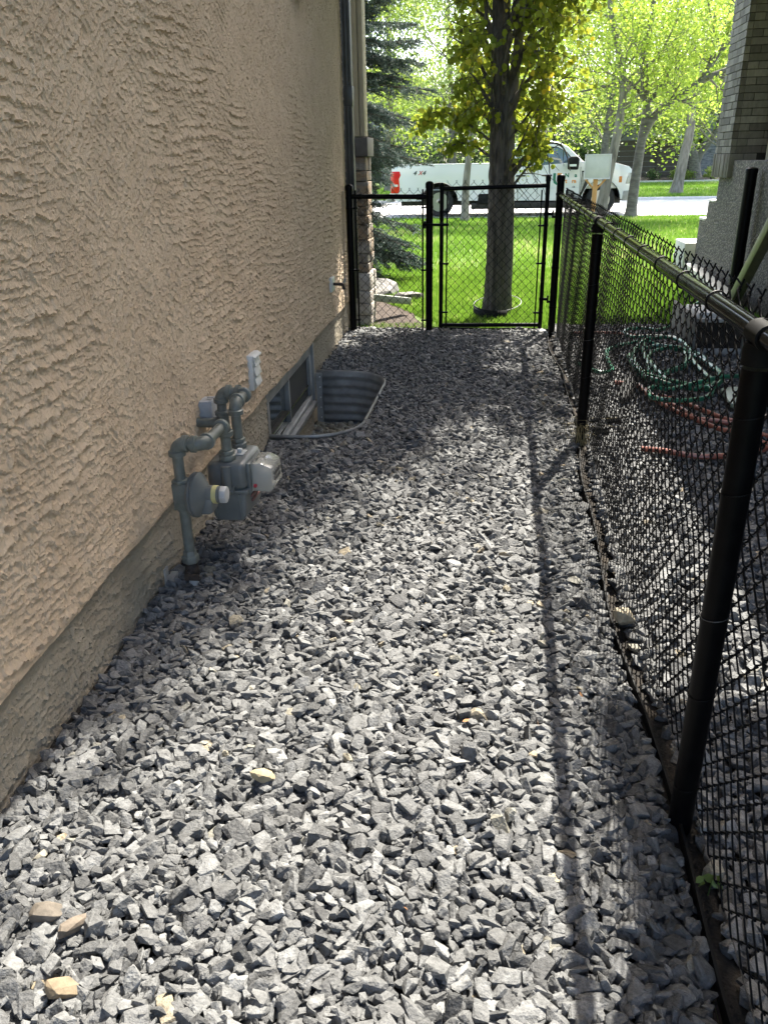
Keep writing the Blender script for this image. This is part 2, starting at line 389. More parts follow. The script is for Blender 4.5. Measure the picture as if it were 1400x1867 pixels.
# ------------------------------------------------------------------ lawn blades, road, far lawn
def blades(name, P, h, wdt, m, label, cat, lean=.35):
    n = len(P); a = rng.uniform(0, 2*np.pi, n); d = np.stack([np.cos(a), np.sin(a), np.zeros(n)], 1)
    la = rng.uniform(0, 2*np.pi, n); lv = np.stack([np.cos(la), np.sin(la), np.zeros(n)], 1) * (rng.random(n)*lean*h)[:, None]
    hh = (h * rng.uniform(.6, 1.3, n))[:, None]; W = (wdt * rng.uniform(.7, 1.3, n))[:, None]
    up = np.array([0, 0, 1.])
    v = np.stack([P - d*W*.5, P + d*W*.5, P + d*W*.3 + lv*.4 + up*hh*.6, P + lv*1.2 + up*hh*.97, P - d*W*.3 + lv*.4 + up*hh*.6], 1)
    f = np.arange(n)[:, None]*5 + np.array([[0, 1, 2, 3, 4]])
    tone = np.clip(fbm(P[:,0]*1.3, P[:,1]*1.3, 77)*.9 + fbm(P[:,0]*.35, P[:,1]*.35, 78)*.7 - .3 + rng.normal(0, .18, n), 0, 1)
    o = npmesh(name, v.reshape(-1, 3), f, m, None, False, {'tone': np.repeat(tone, 5)})
    return tag(o, label, cat, kind='stuff')
M['blade'] = leafmat('grass_blade', (.09, .19, .02), (.22, .37, .05), (.42, .42, .18), .45, .5)
def lawn_pts(n, x0, x1, y0, y1, power=1.0):
    y = y0 + (y1-y0) * rng.random(n)**power; x = x0 + (x1-x0)*rng.random(n)
    return np.stack([x, y, np.full(n, -.035)], 1)
P = np.concatenate([lawn_pts(70000, -2.4, 3.2, 8.35, 13.0, 1.2), lawn_pts(70000, -4, 8, 12, 24.6, 1.1)])
P = P[~((P[:,0] < -.85 - .55*(P[:,1]-9)) & (P[:,1] < 10.3)) & ~((P[:,0] > 2.70) & (P[:,1] < 13.2)) & ~((P[:,0] > .5) & (P[:,1] < 8.6))]
hs = np.where(P[:,1] < 13, .075, .085)
blades('lawn_grass', P, hs, .008 + .0006*P[:,1], M['blade'], 'bright green front lawn grass between the gate and the street', 'grass')
# sparse grassy litter just behind the gate
sheet('mulch_bed', [(-1.62, 8.16), (-.62, 8.2), (-.9, 8.9), (-1.02, 9.6), (-1.5, 10.6), (-3.6, 12.5), (-5, 11), (-5, 9.3), (-1.62, 9.3)], -.022, M['mulch'])
P = np.stack([rng.uniform(-1.6, .5, 2600), rng.uniform(8.12, 8.6, 2600), np.full(2600, -.03)], 1)
blades('gate_weeds', P, np.full(2600, .04), .006, M['blade'], 'sparse short grass and litter along the bottom of the gate', 'grass', .9)
b = MB(); b.add([(-300, 24.75, -.02), (300, 24.75, -.02), (300, 33.7, -.02), (-300, 33.7, -.02)], [(0, 1, 2, 3)])
tag(b.build('road', M['road']), kind='structure')
b = MB(); b.box(-200, 200, 24.62, 24.76, -.05, .01); tag(b.build('kerb', M['steptop'], bevel=.02), kind='structure')
b = MB(); b.box(-200, 200, 33.7, 33.84, -.05, .07); tag(b.build('far_kerb', M['steptop'], bevel=.02), kind='structure')
b = MB(); b.add([(-900, 33.8, .03), (900, 33.8, .03), (900, 1500, .4), (-900, 1500, .4)], [(0, 1, 2, 3)])
tag(b.build('far_lawn', M['lawn']), kind='structure')
P = lawn_pts(70000, -14, 16, 33.9, 51, 1.1); P[:,2] = .04
blades('far_lawn_grass', P, np.full(len(P), .09), .022, M['blade'], 'sunlit green lawn across the street in front of the dark fence', 'grass')
b = MB(); b.box(4, 16, 50.9, 51.1, .0, .16); tag(b.build('garden_bed_kerb', M['steptop']), kind='structure')
b = MB(); b.add([(4, 51.1, .1), (16, 51.1, .1), (16, 56, .35), (4, 56, .35)], [(0, 1, 2, 3)]); tag(b.build('garden_bed', M['soil']), kind='structure')

# ------------------------------------------------------------------ left house
def stucco_mat(name, c1, c2, grit):
    m = noisy(name, c1, c2, 5, .9, 0, grit, 260, detail=8, spec=.2, bdist=.003); return m
M['stucco'] = stucco_mat('tan_stucco', (.555, .425, .297), (.635, .497, .355), .9)
M['parging'] = stucco_mat('grey_parging', (.285, .245, .185), (.37, .325, .25), .9)
def ledge(u, v, k, seed, jag=1.2, amp_lo=.30):
    p = v*k + 3.8*fbm(u*.95, v*.6, seed, 3) + 1.0*(fbm(u*4.5, v*1.6, seed+5, 2)-.5) + jag*.42*(fbm(u*27, v*5, seed+9, 2)-.5) + jag*.30*(vnoise(u*85, v*9, seed+13)-.5)
    fr = p - np.floor(p); row = np.floor(p)
    a = sstep(amp_lo, .62, fbm(u*8.5 + row*3.7, row*9.1, seed+21, 2)) * (.45 + .55*vnoise(u*24, v*24, seed+3))
    prof = np.where(fr < .10, 1 - fr*.8, np.clip(1.02-fr, 0, 1)**2.1)
    return a * prof
def textured_wall(name, m, y0, y1, z0fn, z1, off, parent, amp, seed, dmin=.0036, xoff=None, z_min=None, wrap=.0):
    ys = [y0]
    while ys[-1] < y1:
        yy = ys[-1]; ys.append(yy + (max(dmin, .0015*abs(yy+.4)) if yy > .9 else .012))
    ys[-1] = y1; ys = np.array(ys)
    nz = int((z1 - z_min)/.0042); tz = np.linspace(0, 1, nz)
    Y, T = np.meshgrid(ys, tz); zb = z0fn(Y); Z = zb + (z1 - zb)*T
    a1 = np.maximum(ledge(Y, Z, 21, seed), .6*ledge(Y, Z, 40, seed+200, 1.2, .2)); c, s = math.cos(.62), math.sin(.62)
    U2, V2 = Y*c + Z*s, -Y*s + Z*c
    a2 = np.maximum(.85*ledge(U2, V2, 24, seed+40), .6*ledge(U2, V2, 44, seed+240, 1.3, .22))
    mask = sstep(.46, .60, fbm(Y*.55+.35*Z+seed, Z*.55 + .3*Y, seed+71, 2) + .16*(Z-1.6)) * sstep(2.3, 3.3, Y + .25*Z)
    c3, s3 = math.cos(-.45), math.sin(-.45); a3 = ledge(Y*c3 + Z*s3, -Y*s3 + Z*c3, 30, seed+300, 1.5, .2)
    hgt = amp*np.maximum(np.maximum(a1*np.sqrt(1-mask), a2*np.sqrt(mask)*.9), .55*a3)
    fine = fbm(Y*45, Z*30, seed+90, 3); hgt += amp*.16*sstep(.48, .58, fine)*(.4+vnoise(Y*9, Z*9, seed+91))
    hgt += amp*.16*(vnoise(Y*160, Z*130, seed+95)-.5) + .006*(fbm(Y*1.1, Z*1.1, seed+99)-.5)
    edge = sstep(0, .02, T*(z1-zb)); hgt = hgt*(.55+.45*edge)
    X = wallx(Y) + off + hgt
    V = np.stack([X, Y, Z], -1).reshape(-1, 3); ny = len(ys)
    i = (np.arange(nz-1)[:, None]*ny + np.arange(ny-1)[None]).ravel()
    F = np.stack([i, i+1, i+1+ny, i+ny], 1)
    # return lip along the bottom so the coat has thickness
    vb = np.stack([wallx(ys) - .03 + off, ys, Z[0]], 1); n0 = len(V); V = np.concatenate([V, vb]); j = np.arange(ny-1)
    F = np.concatenate([F, np.stack([j, n0+j, n0+j+1, j+1], 1)])
    return npmesh(name, V, F, m, parent, False)
LH = thing('left_house', 'tan stucco house wall with grey parged foundation along the gravel path', 'house', (-3, 4, 0))
LH.name = 'stucco_house'
YC = 8.22
def zst(Y): return .288 + .006*np.sin(Y*3.1) + .004*np.sin(Y*11+1)
textured_wall('wall', M['stucco'], -2.5, YC, zst, 3.05, .012, LH, .0155, 5, z_min=.29)
# window opening in the foundation: Y 4.72..6.12, Z -.16..+.27
WY0, WY1, WZ0, WZ1 = 4.74, 6.10, -.13, .262
def parge(name, y0, y1, z0, z1):
    return textured_wall(name, M['parging'], y0, y1, lambda Y: Y*0 + z0, z1, -.012, LH, .012, 31, z_min=z0)
parge('foundation', -2.5, WY0 - .05, -.1, .33); parge('foundation', WY1 + .06, YC, -.1, .33)
parge('foundation', WY0 - .05, WY1 + .06, -.75, WZ0 - .05)
def wbox(mb, y0, y1, z0, z1, o0, o1):     # box following the wall plane, offsets measured out from it
    vs = [(wallx(y)+o, y, z) for z in (z0, z1) for (y, o) in ((y0, o0), (y0, o1), (y1, o1), (y1, o0))]
    mb.add(vs, [(0,3,2,1),(4,5,6,7),(0,1,5,4),(1,2,6,5),(2,3,7,6),(3,0,4,7)])
b = MB(); wbox(b, -2.5, YC-.01, .2, .30, -.03, -.016); wbox(b, WY0-.06, WY1+.07, -.8, -.76, -.1, -.02); b.build('sill_plate', M['parging'], LH)
# body, upper storey, eave (unseen, widened only to shade the wall)
b = MB()
b.add([(wallx(-2.5)-.02, -2.5, 3.04), (wallx(-2.5)-.02, -2.5, 5.6), (wallx(YC)-.02, YC, 5.6), (wallx(YC)-.02, YC, 3.04)], [(0, 1, 2, 3)])
b.build('upper_wall', M['stucco'], LH)
b = MB(); b.add([(wallx(YC)+.0, YC, -.1), (-9, YC, -.1), (-9, YC, 5.6), (wallx(YC)+.0, YC, 5.6)], [(0, 1, 2, 3)])
b.add([(wallx(-2.5)-.02, -2.5, -.1), (-9, -2.5, -.1), (-9, -2.5, 5.6), (wallx(-2.5)-.02, -2.5, 5.6)], [(0, 1, 2, 3)])
b.add([(-9, -2.5, -.1), (-9, YC, -.1), (-9, YC, 5.6), (-9, -2.5, 5.6)], [(0, 1, 2, 3)]); b.build('end_wall', M['stucco'], LH)
b = MB(); EX = -.08  # invented wide overhang, keeps sun off the stucco below
b.add([(EX, -3.2, 5.4), (EX, 8.6, 5.26), (-5, 8.6, 7.2), (-5, -3.2, 7.2), (EX, -3.2, 5.5), (EX, 8.6, 5.36), (-5, 8.6, 7.3), (-5, -3.2, 7.3)],
      [(0,1,2,3),(7,6,5,4),(0,4,5,1),(1,5,6,2),(2,6,7,3),(3,7,4,0)])
roof = b.build('roof', M['bronze'], LH)
b = MB(); b.box(-5, -.42, 8.62, 12.0, 5.3, 5.42); b.build('wall_shade_roof', M['bronze'], LH)  # unseen slab added to shade the far end of the wall
b = MB(); b.box(EX, EX+.1, -3.2, 8.6, 5.3, 5.44); b.build('gutter', M['charcoal'], roof)
# basement window
win = MB()
for (a0, a1, z0, z1) in ((WY0-.05, WY1+.05, WZ1-.055, WZ1+.02), (WY0-.05, WY1+.05, WZ0-.05, WZ0+.012), (WY0-.05, WY0+.012, WZ0+.012, WZ1-.055), (WY1-.02, WY1+.05, WZ0+.012, WZ1-.055)):
    wbox(win, a0, a1, z0, z1, -.07, -.005)
wym = 5.40
wbox(win, wym-.02, wym+.02, WZ0+.012, WZ1-.055, -.066, -.02)
WIN = win.build('window', M['frame'], LH, bevel=.003)
b = MB(); wbox(b, WY0+.012, wym-.02, WZ0+.012, WZ1-.055, -.066, -.052); b.build('pane', M['glass'], WIN)
b = MB(); wbox(b, wym+.02, WY1-.02, WZ0+.012, WZ1-.055, -.06, -.03); b.build('insect_screen', M['screen'], WIN)
b = MB(); wbox(b, WY0-.05, WY1+.05, WZ0-.085, WZ0-.045, -.07, .03); b.build('window_sill', M['frame'], LH, bevel=.006)
b = MB(); wbox(b, WY1+.055, WY1+.10, WZ0-.05, WZ1+.06, -.02, .012); b.build('jamb_trim', M['frame'], LH, bevel=.003)
# downspout at the corner, front trim and stone pier
b = MB()
DSX, DSY = wallx(8.2)+.012, 8.16
def ribbed(mb, x0, x1, y0, y1, z0, z1):
    mb.box(x0, x1, y0, y1, z0, z1)
    for k in range(3): xx = x0 + (x1-x0)*(k+.5)/3; mb.box(xx-.012, xx+.012, y0-.006, y0, z0, z1)
ribbed(b, -1.515, -1.42, 8.24, 8.33, .3, 5.3); b.box(-1.52, -1.414, 8.228, 8.338, 2.05, 2.22)
b.build('downspout', M['charcoal'], LH, bevel=.006)
b = MB(); b.box(-1.62, -1.405, 8.50, 8.75, 1.80, 5.3); post = b.build('porch_post', M['brown'], LH, bevel=.004)
post.data.materials[0] = M['tan']
b = MB(); b.box(-1.40, -1.355, 8.52, 8.72, 1.80, 5.3); b.build('trim_board', M['tan'], post, bevel=.003)
b = MB(); b.box(-2.6, -1.32, 8.46, 8.86, 1.62, 1.79); b.build('stone_cap', M['brownbeam'], LH, bevel=.006)
def stone_courses(name, x0, x1, y0, y1, z0, z1, parent, m, seed, hmin=.07, hmax=.16, wmin=.12, wmax=.3):
    rr = random.Random(seed); mb = MB(); z = z0
    while z < z1 - .01:
        h = min(rr.uniform(hmin, hmax), z1 - z)
        if z1 - z - h < .05: h = z1 - z
        y = y0
        cols = []
        while y < y1 - .01:
            wd = rr.uniform(wmin, wmax); ye = min(y+wd, y1)
            if y1 - ye < .06: ye = y1
            o = rr.uniform(0, .022); mb.box(x1-.1, x1+o, y+.004, ye-.004, z+.004, z+h-.004); y = ye
        x = x0
        while x < x1 - .01:
            wd = rr.uniform(wmin, wmax); xe = min(x+wd, x1)
            if x1 - xe < .06: xe = x1
            o = rr.uniform(0, .022); mb.box(x+.004, xe-.004, y0-o, y0+.1, z+.004, z+h-.004); x = xe
        z += h
    return mb.build(name, m, parent, bevel=.006)
def patchy(name, cols, scale, stretch):
    m = noisy(name, cols[0], cols[-1], scale, .85, 0, .8, 40, stretch=stretch, bdist=.01); t, bb = nodes(m)
    r = [n for n in t.nodes if n.type == 'VALTORGB'][0].color_ramp
    for i, c in enumerate(cols[1:-1]): e = r.elements.new(.32 + .36*(i+1)/(len(cols)-1)); e.color = (*c, 1)
    return m
M['ledgestone'] = patchy('pier_stone', [(.14, .11, .085), (.30, .21, .13), (.22, .19, .16), (.38, .34, .29)], 4, (1, 1, 2.2))
M['palestone'] = patchy('pale_pier_stone', [(.30, .26, .22), (.45, .41, .36), (.5, .47, .42)], 6, (1, 1, 1.5))
stone_courses('stone_pier', -1.95, -1.355, 8.52, 8.84, .52, 1.62, LH, M['ledgestone'], 4)
stone_courses('stone_base', -1.95, -1.335, 8.50, 8.88, -.05, .52, LH, M['palestone'], 9, .08, .2)
b = MB(); b.box(-1.9, -1.40, 8.56, 8.8, -.05, 1.62); b.build('pier_core', M['brown'], LH)

# ------------------------------------------------------------------ things on the stucco wall
def wp(y, z, o): return Vector((wallx(y)+o, y, z))
V1 = thing('dryer_vent', 'white louvred dryer vent on the tan stucco wall above the basement window', 'vent', wp(4.33, .52, .01))
b = MB(); wbox(b, 4.255, 4.415, .42, .615, .005, .045); b.build('vent_frame', M['white_plastic'], V1, bevel=.004)
for k in range(3):
    b = MB(); z = .437 + k*.054
    vs = [(wallx(y)+o, y, zz) for y in (4.275, 4.395) for (o, zz) in ((.043, z+.052), (.047, z+.052), (.060, z+.004), (.055, z+.004))]
    b.add(vs, [(0,1,2,3),(7,6,5,4),(0,4,5,1),(1,5,6,2),(2,6,7,3),(3,7,4,0)]); b.build('louvre', M['white_plastic'], V1, bevel=.002)
b = MB(); vs = [(wallx(y)+o, y, zz) for y in (4.265, 4.405) for (o, zz) in ((.044, .614), (.044, .598), (.064, .597), (.062, .606))]
b.add(vs, [(0,1,2,3),(7,6,5,4),(0,4,5,1),(1,5,6,2),(2,6,7,3),(3,7,4,0)]); b.build('hood', M['white_plastic'], V1, bevel=.002)
V2 = thing('junction_box', 'small light grey junction box on the wall above the gas pipes', 'junction box', wp(3.45, .53, .01))
b = MB(); wbox(b, 3.40, 3.50, .485, .60, .005, .065); b.build('box', M['grey_plastic'], V2, bevel=.004)
b = MB(); wbox(b, 3.393, 3.507, .48, .606, .066, .079); wbox(b, 3.44, 3.46, .607, .612, .045, .077); cv = b.build('cover', M['grey_plastic'], V2, bevel=.003)
b = MB(); b.lathe(wp(3.45, .545, .079), (1, 0, 0), [(0, .004), (.002, .004)], 8); b.build('screw', M['print'], cv)
V3 = thing('hose_faucet', 'outdoor tap with white plate on the far end of the stucco wall', 'tap', wp(7.12, .6, .01))
b = MB(); wbox(b, 7.04, 7.20, .54, .66, .005, .038); b.build('wall_plate', M['white_plastic'], V3, bevel=.004)
b = MB(); p0 = wp(7.12, .60, .02); b.tube([p0, p0+Vector((.07, 0, 0)), p0+Vector((.10, 0, -.005)), p0+Vector((.115, 0, -.045))], [.012, .013, .015, .013], 10); b.build('spout', M['rust'], V3, True)
b = MB(); p1 = p0+Vector((.085, 0, .0)); b.tube([p1, p1+Vector((.035, 0, .03))], .005, 6)
q = [p1+Vector((.035, 0, .03))+Vector((.006*math.cos(a), .022*math.sin(a), .02*math.cos(a))) for a in [i*math.pi/4 for i in range(8)]]
b.tube(q, .004, 6, closed=True); b.build('tap_handle', M['grey_plastic'], V3, True)
V4 = thing('soffit_vent', 'dark metal vent hood high on the stucco wall at the top edge', 'vent', wp(6.3, 2.7, .01))
b = MB(); wbox(b, 6.1, 6.34, 2.62, 2.86, .005, .03); b.build('vent_frame', M['bronze'], V4, bevel=.004)
b = MB(); vs = [(wallx(y)+o, y, zz) for y in (6.08, 6.36) for (o, zz) in ((.02, 2.86), (.03, 2.87), (.11, 2.64), (.10, 2.62))]
b.add(vs, [(0,1,2,3),(7,6,5,4),(0,4,5,1),(1,5,6,2),(2,6,7,3),(3,7,4,0)]); b.build('hood', M['bronze'], V4, bevel=.003)
V5 = thing('utility_flag', 'small bent metal bracket at the foot of the wall near the gas riser', 'bracket', wp(2.8, 0, .01))
b = MB(); wbox(b, 2.76, 2.80, -.02, .075, .012, .02); wbox(b, 2.74, 2.83, .0, .035, .02, .05); b.build('plate', M['concrete'], V5, bevel=.003)
V5.name = 'metal_bracket'

# gas meter ---------------------------------------------------------
G = thing('gas_meter', 'grey gas meter with regulator and looping pipes beside the stucco wall', 'gas meter', (-1.15, 2.95, 0))
pr = .0215
def pipe(name, pts, r=pr, m='grey_pipe', cap=True): return MB().tube(pts, r, 14, cap).build(name, M[m], G, True)
def elbow(name, p, d0, d1, R0=.038, r=.0275):      # fitting centred on corner p, coming along d0 and leaving along d1
    p = Vector(p); d0 = Vector(d0); d1 = Vector(d1); pts = [p - d0*R0]
    for i in range(0, 7):
        t = i/6*math.pi/2; pts.append(p - d0*R0 + d0*(R0*math.sin(t)) + d1*(R0*(1-math.cos(t))))
    pts.append(p + d1*R0)
    b = MB(); b.tube(pts, r, 14)
    for q, d in ((p - d0*R0, d0), (p + d1*R0, d1)): b.lathe(q - d*.012, d, [(0, r+.001), (.002, r+.006), (.020, r+.006), (.024, r+.001)], 14)
    return b.build(name, M['grey_pipe'], G, True)
rx, ry = -1.205, 2.785; zt = .615
pipe('riser', [(rx, ry, .10), (rx, ry, zt-.03)])
pipe('riser_foot', [(rx+.004, ry-.005, -.05), (rx+.004, ry-.005, .06)], .020, 'grey_plastic')
b = MB(); b.lathe((rx, ry, .105), (0, 0, 1), [(0, .030), (.004, .036), (.03, .036), (.035, .029), (.055, .027)], 6); b.build('union_nut', M['grey_pipe'], G, bevel=.002)
b = MB(); b.lathe((rx, ry, .035), (0, 0, 1), [(0, .022), (.01, .028), (.03, .030), (.055, .026), (.07, .024)], 12)
b.lathe((rx+.0, ry-.05, .065), (0, 1, 0), [(0, .014), (.01, .02), (.03, .02)], 10); b.box(rx-.012, rx+.05, ry-.058, ry-.05, .05, .075); b.build('shutoff_valve', M['rust'], G, True)
elbow('elbow', (rx, ry, zt), (0, 0, 1), (1, 0, 0))
sx = -1.095
pipe('pipe', [(rx+.03, ry, zt), (sx-.03, ry, zt)])
elbow('elbow', (sx, ry, zt), (1, 0, 0), (0, 1, 0))
iy = 3.035
pipe('pipe', [(sx, ry+.03, zt), (sx, iy-.03, zt)])
elbow('elbow', (sx, iy, zt), (0, 1, 0), (0, 0, -1))
pipe('inlet_pipe', [(sx, iy, zt-.03), (sx, iy, .48)])
oy = 3.19; oz = .66
pipe('outlet_pipe', [(sx, oy, .47), (sx, oy, oz-.03)])
elbow('elbow', (sx, oy, oz), (0, 0, 1), (0, 1, 0))
ey = 3.36
pipe('pipe', [(sx, oy+.03, oz), (sx, ey-.03, oz)])
elbow('elbow', (sx, ey, oz), (0, 1, 0), (-1, 0, 0))
bx = -1.215
pipe('pipe', [(sx-.03, ey, oz), (bx+.03, ey, oz)])
elbow('elbow', (bx, ey, oz), (-1, 0, 0), (0, 0, -1))
pipe('pipe', [(bx, ey, oz-.03), (bx, ey, .53)])
b = MB(); b.tube([(bx, ey, .56), (bx, ey, .46)], .028, 14); b.lathe((bx, ey, .555), (0, 0, 1), [(0, .029), (.002, .034), (.016, .034), (.02, .028)], 14); b.tube([(bx+.02, ey, .515), (bx-.045, ey, .515)], .027, 14); b.build('tee', M['grey_pipe'], G, True)
pipe('wall_pipe', [(bx-.04, ey, .515), (wallx(ey)-.0, ey, .515)])
for yy in (iy, oy):
    b = MB(); b.lathe((sx, yy, .462), (0, 0, 1), [(0, .033), (.003, .036), (.022, .036), (.026, .030)], 8)
    b.lathe((sx, yy, .488), (0, 0, 1), [(0, .030), (.003, .033), (.016, .033), (.018, .024)], 6); b.build('pipe_nut', M['grey_pipe'], G, bevel=.0015)
# body
X0, X1, Y0, Y1, Z0, Z1 = -1.178, -1.012, 2.985, 3.245, .200, .462
zm = .335
b = MB(); b.box(X0, X1, Y0, Y1, zm+.004, Z1); body = b.build('meter_body', M['meter'], G, bevel=.028, seg=5)
b = MB(); b.prism([(X0+.003, zm), (X1-.003, zm), (X1-.012, Z0+.02), (X1-.03, Z0), (X0+.03, Z0), (X0+.012, Z0+.02)], lambda x, z: Vector((x, Y0+.004, z)), lambda x, z: Vector((x, Y1-.004, z)))
b.build('lower_body', M['meter'], G, bevel=.012, seg=3)
b = MB(); b.box(X0-.006, X1+.006, Y0-.006, Y1+.006, zm-.006, zm+.010); b.build('seam_flange', M['meter'], G, bevel=.003)
for yy, xx in ((Y0-.006, -1.075), (Y0-.006, -1.15), (Y1+.0, -1.05)):
    b = MB(); b.lathe((xx, yy+.012, zm+.004), (0, -1, 0), [(0, .011), (.018, .011), (.021, .007)], 8); b.build('flange_bolt', M['meter'], G, True)
b = MB(); b.prism([(-1.118, .365), (-1.058, .365), (-1.058, .400), (-1.072, .385), (-1.088, .400), (-1.104, .385), (-1.118, .400)], lambda x, z: Vector((x, Y0-.008, z-.03)), lambda x, z: Vector((x, Y0+.01, z-.03)))
b.build('centre_lug', M['meter'], G, bevel=.003)
b = MB(); b.tube([(-1.09, Y0+.002, .45), (-1.09, Y0+.002, .35)], .022, 12); b.build('inlet_duct', M['meter'], G, True)
for xx in (-1.15, -1.045):
    b = MB(); b.box(xx-.004, xx+.004, Y0-.003, Y0+.012, Z0+.015, zm-.008); b.build('rib', M['meter'], G, bevel=.002)
b = MB(); b.box(-1.115, -1.045, 3.085, 3.15, Z1-.0, Z1+.006); b.box(-1.075, -1.055, 3.10, 3.12, Z1+.006, Z1+.024); b.build('top_bracket', M['grey_plastic'], G, bevel=.003)
b = MB(); b.box(X1-.004, X1+.012, 3.015, 3.19, .318, .452); b.build('index_plate', M['meter'], G, bevel=.004)
b = MB(); b.prism([(X1+.012, .325), (X1+.012, .448), (X1+.055, .452), (X1+.10, .43), (X1+.105, .34), (X1+.09, .325)], lambda x, z: Vector((x, 3.03, z)), lambda x, z: Vector((x, 3.178, z)))
idx = b.build('index_cover', M['clear'], G, bevel=.003)
b = MB(); b.box(X1+.013, X1+.035, 3.05, 3.16, .34, .43); b.box(X1+.035, X1+.08, 3.06, 3.15, .342, .40); b.build('dial_housing', M['grey_plastic'], idx, bevel=.004)
b = MB()
for dy in (3.075, 3.10, 3.125, 3.145):
    for dz in (.37, .395): b.lathe((X1+.0955, dy, dz), (1, 0, 0), [(0, .009), (.0095, .009)], 10)
b.build('dials', M['print'], idx)
b = MB(); b.lathe((X1+.028, 3.028, .352), (.3, -1, 0), [(0, .008), (.006, .008), (.009, .004)], 8); b.build('seal', M['red'], idx)
b = MB(); b.box(X1-.008, X1+.0005, 3.06, 3.19, .285, .297); b.box(X1-.008, X1+.0005, 3.07, 3.17, .262, .270); b.build('printing', M['redprint'], G)
# regulator
rg = Vector((-1.185, 2.785, .405))
b = MB(); b.box(rx-.030, rx+.030, ry-.028, ry+.028, .345, .455); b.lathe((rx, ry, .45), (0, 0, 1), [(0, .030), (.003, .036), (.018, .036), (.021, .028)], 6); b.lathe((rx, ry, .335), (0, 0, 1), [(0, .026), (.012, .028)], 12)
b.build('regulator_body', M['grey_pipe'], G, bevel=.003)
b = MB(); b.lathe(rg + Vector((.012, 0, 0)), (1, 0, 0), [(0, .05), (.010, .083), (.018, .089), (.026, .089), (.028, .085), (.030, .089), (.038, .089), (.044, .083), (.060, .058), (.070, .040), (.075, .034)], 32)
disc = b.build('diaphragm_housing', M['meter'], G, True)
for k in range(8):
    b = MB(); a = k*math.pi/4 + .2; b.lathe(rg + Vector((.046, .080*math.cos(a), .080*math.sin(a))), (1, 0, 0), [(0, .005), (.008, .005)], 6); b.build('screw', M['galv'], disc)
b = MB(); b.lathe(rg + Vector((.080, 0, .004)), (1, 0, 0), [(0, .036), (.055, .034), (.058, .030)], 20); b.build('spring_tower', M['meter'], disc, True)
b = MB(); b.lathe(rg + Vector((.108, 0, .004)), (1, 0, 0), [(0, .0362), (.018, .0362)], 20); b.build('sticker', M['yellow'], disc, True)
b = MB(); b.lathe(rg + Vector((.139, 0, .004)), (1, 0, 0), [(0, .035), (.004, .036), (.020, .035), (.024, .031)], 8); b.build('cap', M['grey_plastic'], disc, bevel=.002)
b = MB(); b.prism([(rg.x+.06, .40), (rg.x+.11, .40), (rg.x+.11, .345), (rg.x+.095, .335), (rg.x+.045, .335)], lambda x, z: Vector((x, ry-.035, z)), lambda x, z: Vector((x, ry+.035, z)))
b.build('vent_outlet', M['meter'], disc, bevel=.006)

# window well --------------------------------------------------------
W = thing('window_well', 'corrugated galvanised steel window well sunk in the gravel', 'window well', (-1.2, 5.5, 0))
pts = well_curve(0, 12); zs = []
nz = 60; V = []; F = []
prof = [(z, .010*math.sin((z)*2*math.pi/.072)) for z in np.linspace(-.66, .0, nz)]
prof += [(.012, .0), (.020, .006), (.026, .013), (.018, .019), (.006, .02)]
def nrm(i):
    a = Vector((*pts[max(i-1, 0)], 0)); c = Vector((*pts[min(i+1, len(pts)-1)], 0)); t = (c-a).normalized(); return Vector((t.y, -t.x, 0))
b = MB()
for i, (x, y) in enumerate(pts):
    n_ = nrm(i)
    if i in (0, len(pts)-1): n_ = Vector((0, -1 if i == 0 else 1, 0))
    for (z, o) in prof: b.v.append((x + n_.x*o, y + n_.y*o, z))
k = len(prof)
for i in range(len(pts)-1):
    for j in range(k-1): b.f.append((i*k+j, (i+1)*k+j, (i+1)*k+j+1, i*k+j+1))
o = b.build('corrugated_panel', M['galv'], W, True, angle=60)
sm = o.modifiers.new('thickness', 'SOLIDIFY'); sm.thickness = .002
for yy in (WELL['y0']+.012, WELL['y1']-.03):
    b = MB(); wbox(b, yy, yy+.018, -.6, .01, -.005, .045)
    b.build('wall_flange', M['galv'], W)
for k in range(6):
    b = MB(); b.lathe((wallx(6.3)+.03, WELL['y1']-.030, -.02 - k*.085), (0, -1, 0), [(0, .006), (.004, .006), (.006, .003)], 6); b.build('bolt', M['white_plastic'], W)
sheet('well_soil', [(-1.5, 4.6), (-.85, 4.6), (-.85, 6.4), (-1.5, 6.4)], WELL['zb'], M['soil'])

